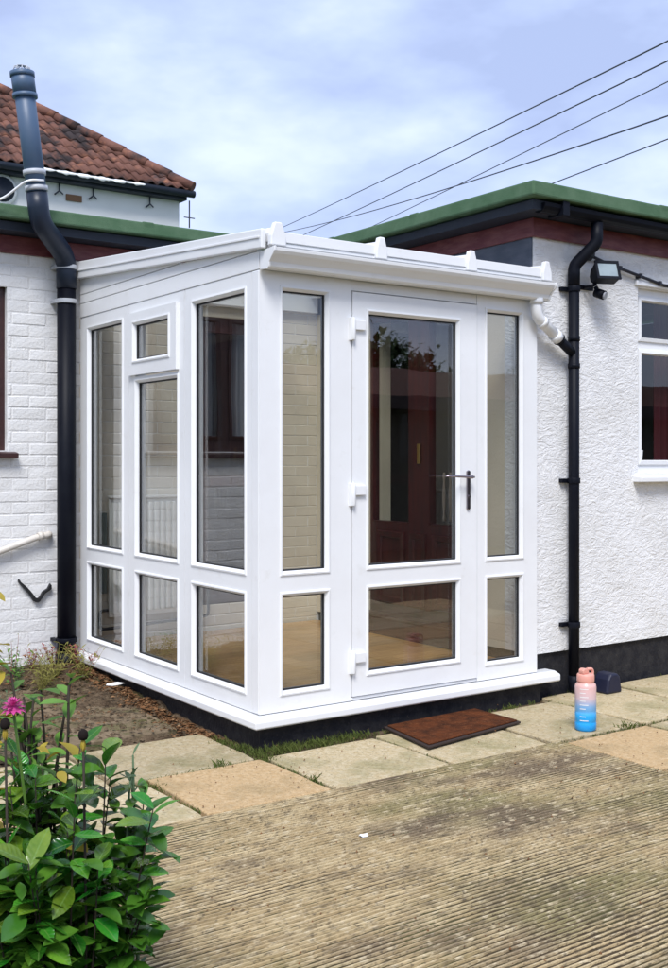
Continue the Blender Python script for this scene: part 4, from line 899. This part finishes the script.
# clods and small stones in the bed
b = MB(); rc = random.Random(77)
for k in range(2200):
    x, y = rc.uniform(-1.6, -.02), rc.uniform(.46, 2.38); s_ = rc.uniform(.004, .016) * (1.6 if rc.random() < .06 else 1); z = soil_z(x, y) + s_ * .3 + (.03 if x < -.2 and .56 < y < 1.8 else 0)
    vs = [(x + s_ * rc.uniform(.7, 1.2) * math.cos(a), y + s_ * rc.uniform(.6, 1.1) * math.sin(a), z + rc.uniform(-.2, .2) * s_) for a in (0, 1.1, 2.3, 3.4, 4.4, 5.4)] + [(x, y, z + s_ * rc.uniform(.4, .9))]
    b.add(vs, [(i, (i + 1) % 6, 6) for i in range(6)])
o = b.build('soil_clods', SOIL, kind='stuff'); tag(o, 'small clods and stones lying on the soil bed', 'clods')
for i, (x, y) in enumerate(((-.50, 2.2), (-.75, 2.15), (-.62, 1.83), (-.98, 2.05))):
    small_plant('bed_weed', (x, y, soil_z(x, y)), .20, 11, .13, (LEAFL, LEAFGY)[i % 2], .04, .014, 7, LEAFGY, 'small leafy ' + ('bright green weed at the brick wall foot below the iron bracket', 'grey-green weed at the brick wall foot below the waste pipe', 'bright green weed behind the old dirty slabs', 'grey-green weed behind the farthest old slab')[i], seed=60 + i, el=(.0, .9), cat='weed', group='leafy weeds in the soil bed')
# crumbs and grit on the patio and slabs
b = MB()
for k in range(500):
    x, y = r.uniform(-1.2, 3.2), r.uniform(-2.6, .0)
    s_ = r.uniform(.002, .006); z = G + .007
    b.add([(x - s_, y, z), (x, y - s_, z), (x + s_, y, z), (x, y + s_, z), (x, y, z + s_ * 1.2)], [(0, 1, 4), (1, 2, 4), (2, 3, 4), (3, 0, 4)])
o = b.build('grit', LITTER, kind='stuff'); tag(o, 'fine brown grit and crumbs scattered over the paving', 'grit')

# ------------------------------------------------------------------ the garden behind the viewer, seen only in the glass
ob_ = empty('outbuilding', (9, -11, 0), 'low tan outbuilding with brown tiled roof reflected in the porch glass', 'outbuilding')
def OB(o): return under(o, ob_)
OB(MB().box(.5, -15, -.03, 22, -9.6, 2.62).build('wall', TANW))
OB(MB().prism([(-9.2, 2.55), (-15.4, 2.55), (-12.3, 3.35)], .1, 22.4, 'x').build('roof', BROOF))
OB(MB().box(.08, -9.19, 2.36, 22.4, -9.14, 2.60).build('fascia', BROWNF))
def tree(name, x, y, h, cr_, seed, label, nleaf=2600, lsz=.16):
    rr = random.Random(seed); root = empty(name, (x, y, -.03), label, 'tree', 'trees behind the outbuilding')
    tk = MB().tube([(0, 0, 0), (.05, 0, h * .3), (0, .05, h * .6), (.05, .05, h * .9)], [.16, .12, .08, .02], 8)
    cl = []
    for k in range(12):
        a = rr.uniform(0, 6.3); z0 = h * rr.uniform(.3, .75); e_p = Vector((cr_ * rr.uniform(.4, .95) * math.cos(a), cr_ * rr.uniform(.4, .95) * math.sin(a), z0 + h * rr.uniform(.05, .22)))
        tk.tube([(0, 0, z0), tuple(e_p * .5 + Vector((0, 0, z0 * .52))), tuple(e_p)], [.05, .03, .01], 5); cl.append((e_p, cr_ * rr.uniform(.25, .5)))
    cl.append((Vector((0, 0, h * .9)), cr_ * .4))
    tk.build('trunk', BARK, root); b = MB()
    for k in range(nleaf):
        c_, rd = cl[rr.randrange(len(cl))]; p = c_ + Vector((rr.gauss(0, .5), rr.gauss(0, .5), rr.gauss(0, .45))) * rd; s_ = lsz * rr.uniform(.5, 1)
        M = Matrix.Translation(p) @ Matrix.Rotation(rr.uniform(0, 6.3), 4, 'Z') @ Matrix.Rotation(rr.uniform(-1.2, 1.2), 4, 'X')
        b.add([tuple(M @ Vector(v)) for v in ((0, -s_, 0), (s_ * .45, 0, .02), (0, s_, 0), (-s_ * .45, 0, .02))], [(0, 1, 2, 3)])
    b.build('crown', TREEL, root)
tree('garden_tree', 13.8, -16.8, 4.65, 1.25, 1, 'bushy green tree behind the outbuilding roof', 5200, .15)
tree('garden_tree', 12.0, -17.4, 4.2, .9, 2, 'smaller rounded tree behind the outbuilding roof', 2600, .15)
tree('garden_tree', 15.6, -17.0, 4.1, 1.1, 3, 'sparse young tree behind the outbuilding roof', 1100, .15)
tree('garden_tree', 19.0, -17.6, 3.9, 1.4, 5, 'low spreading tree at the far end of the outbuilding', 2200, .15)
b = MB()
for k in range(9000):
    x = r.uniform(0, 26); z = r.uniform(0, 3.3 + .25 * math.sin(x * 1.3) + .15 * math.sin(x * 3.1)); y = -18.5 + r.gauss(0, .3); s_ = r.uniform(.07, .16)
    M = Matrix.Translation((x, y, z)) @ Matrix.Rotation(r.uniform(0, 6.3), 4, 'Z') @ Matrix.Rotation(r.uniform(-1.2, 1.2), 4, 'X')
    b.add([tuple(M @ Vector(v)) for v in ((0, -s_, 0), (s_ * .5, 0, .02), (0, s_, 0), (-s_ * .5, 0, .02))], [(0, 1, 2, 3)])
o = b.build('hedge', TREEL); tag(o, 'long clipped hedge behind the outbuilding', 'hedge')
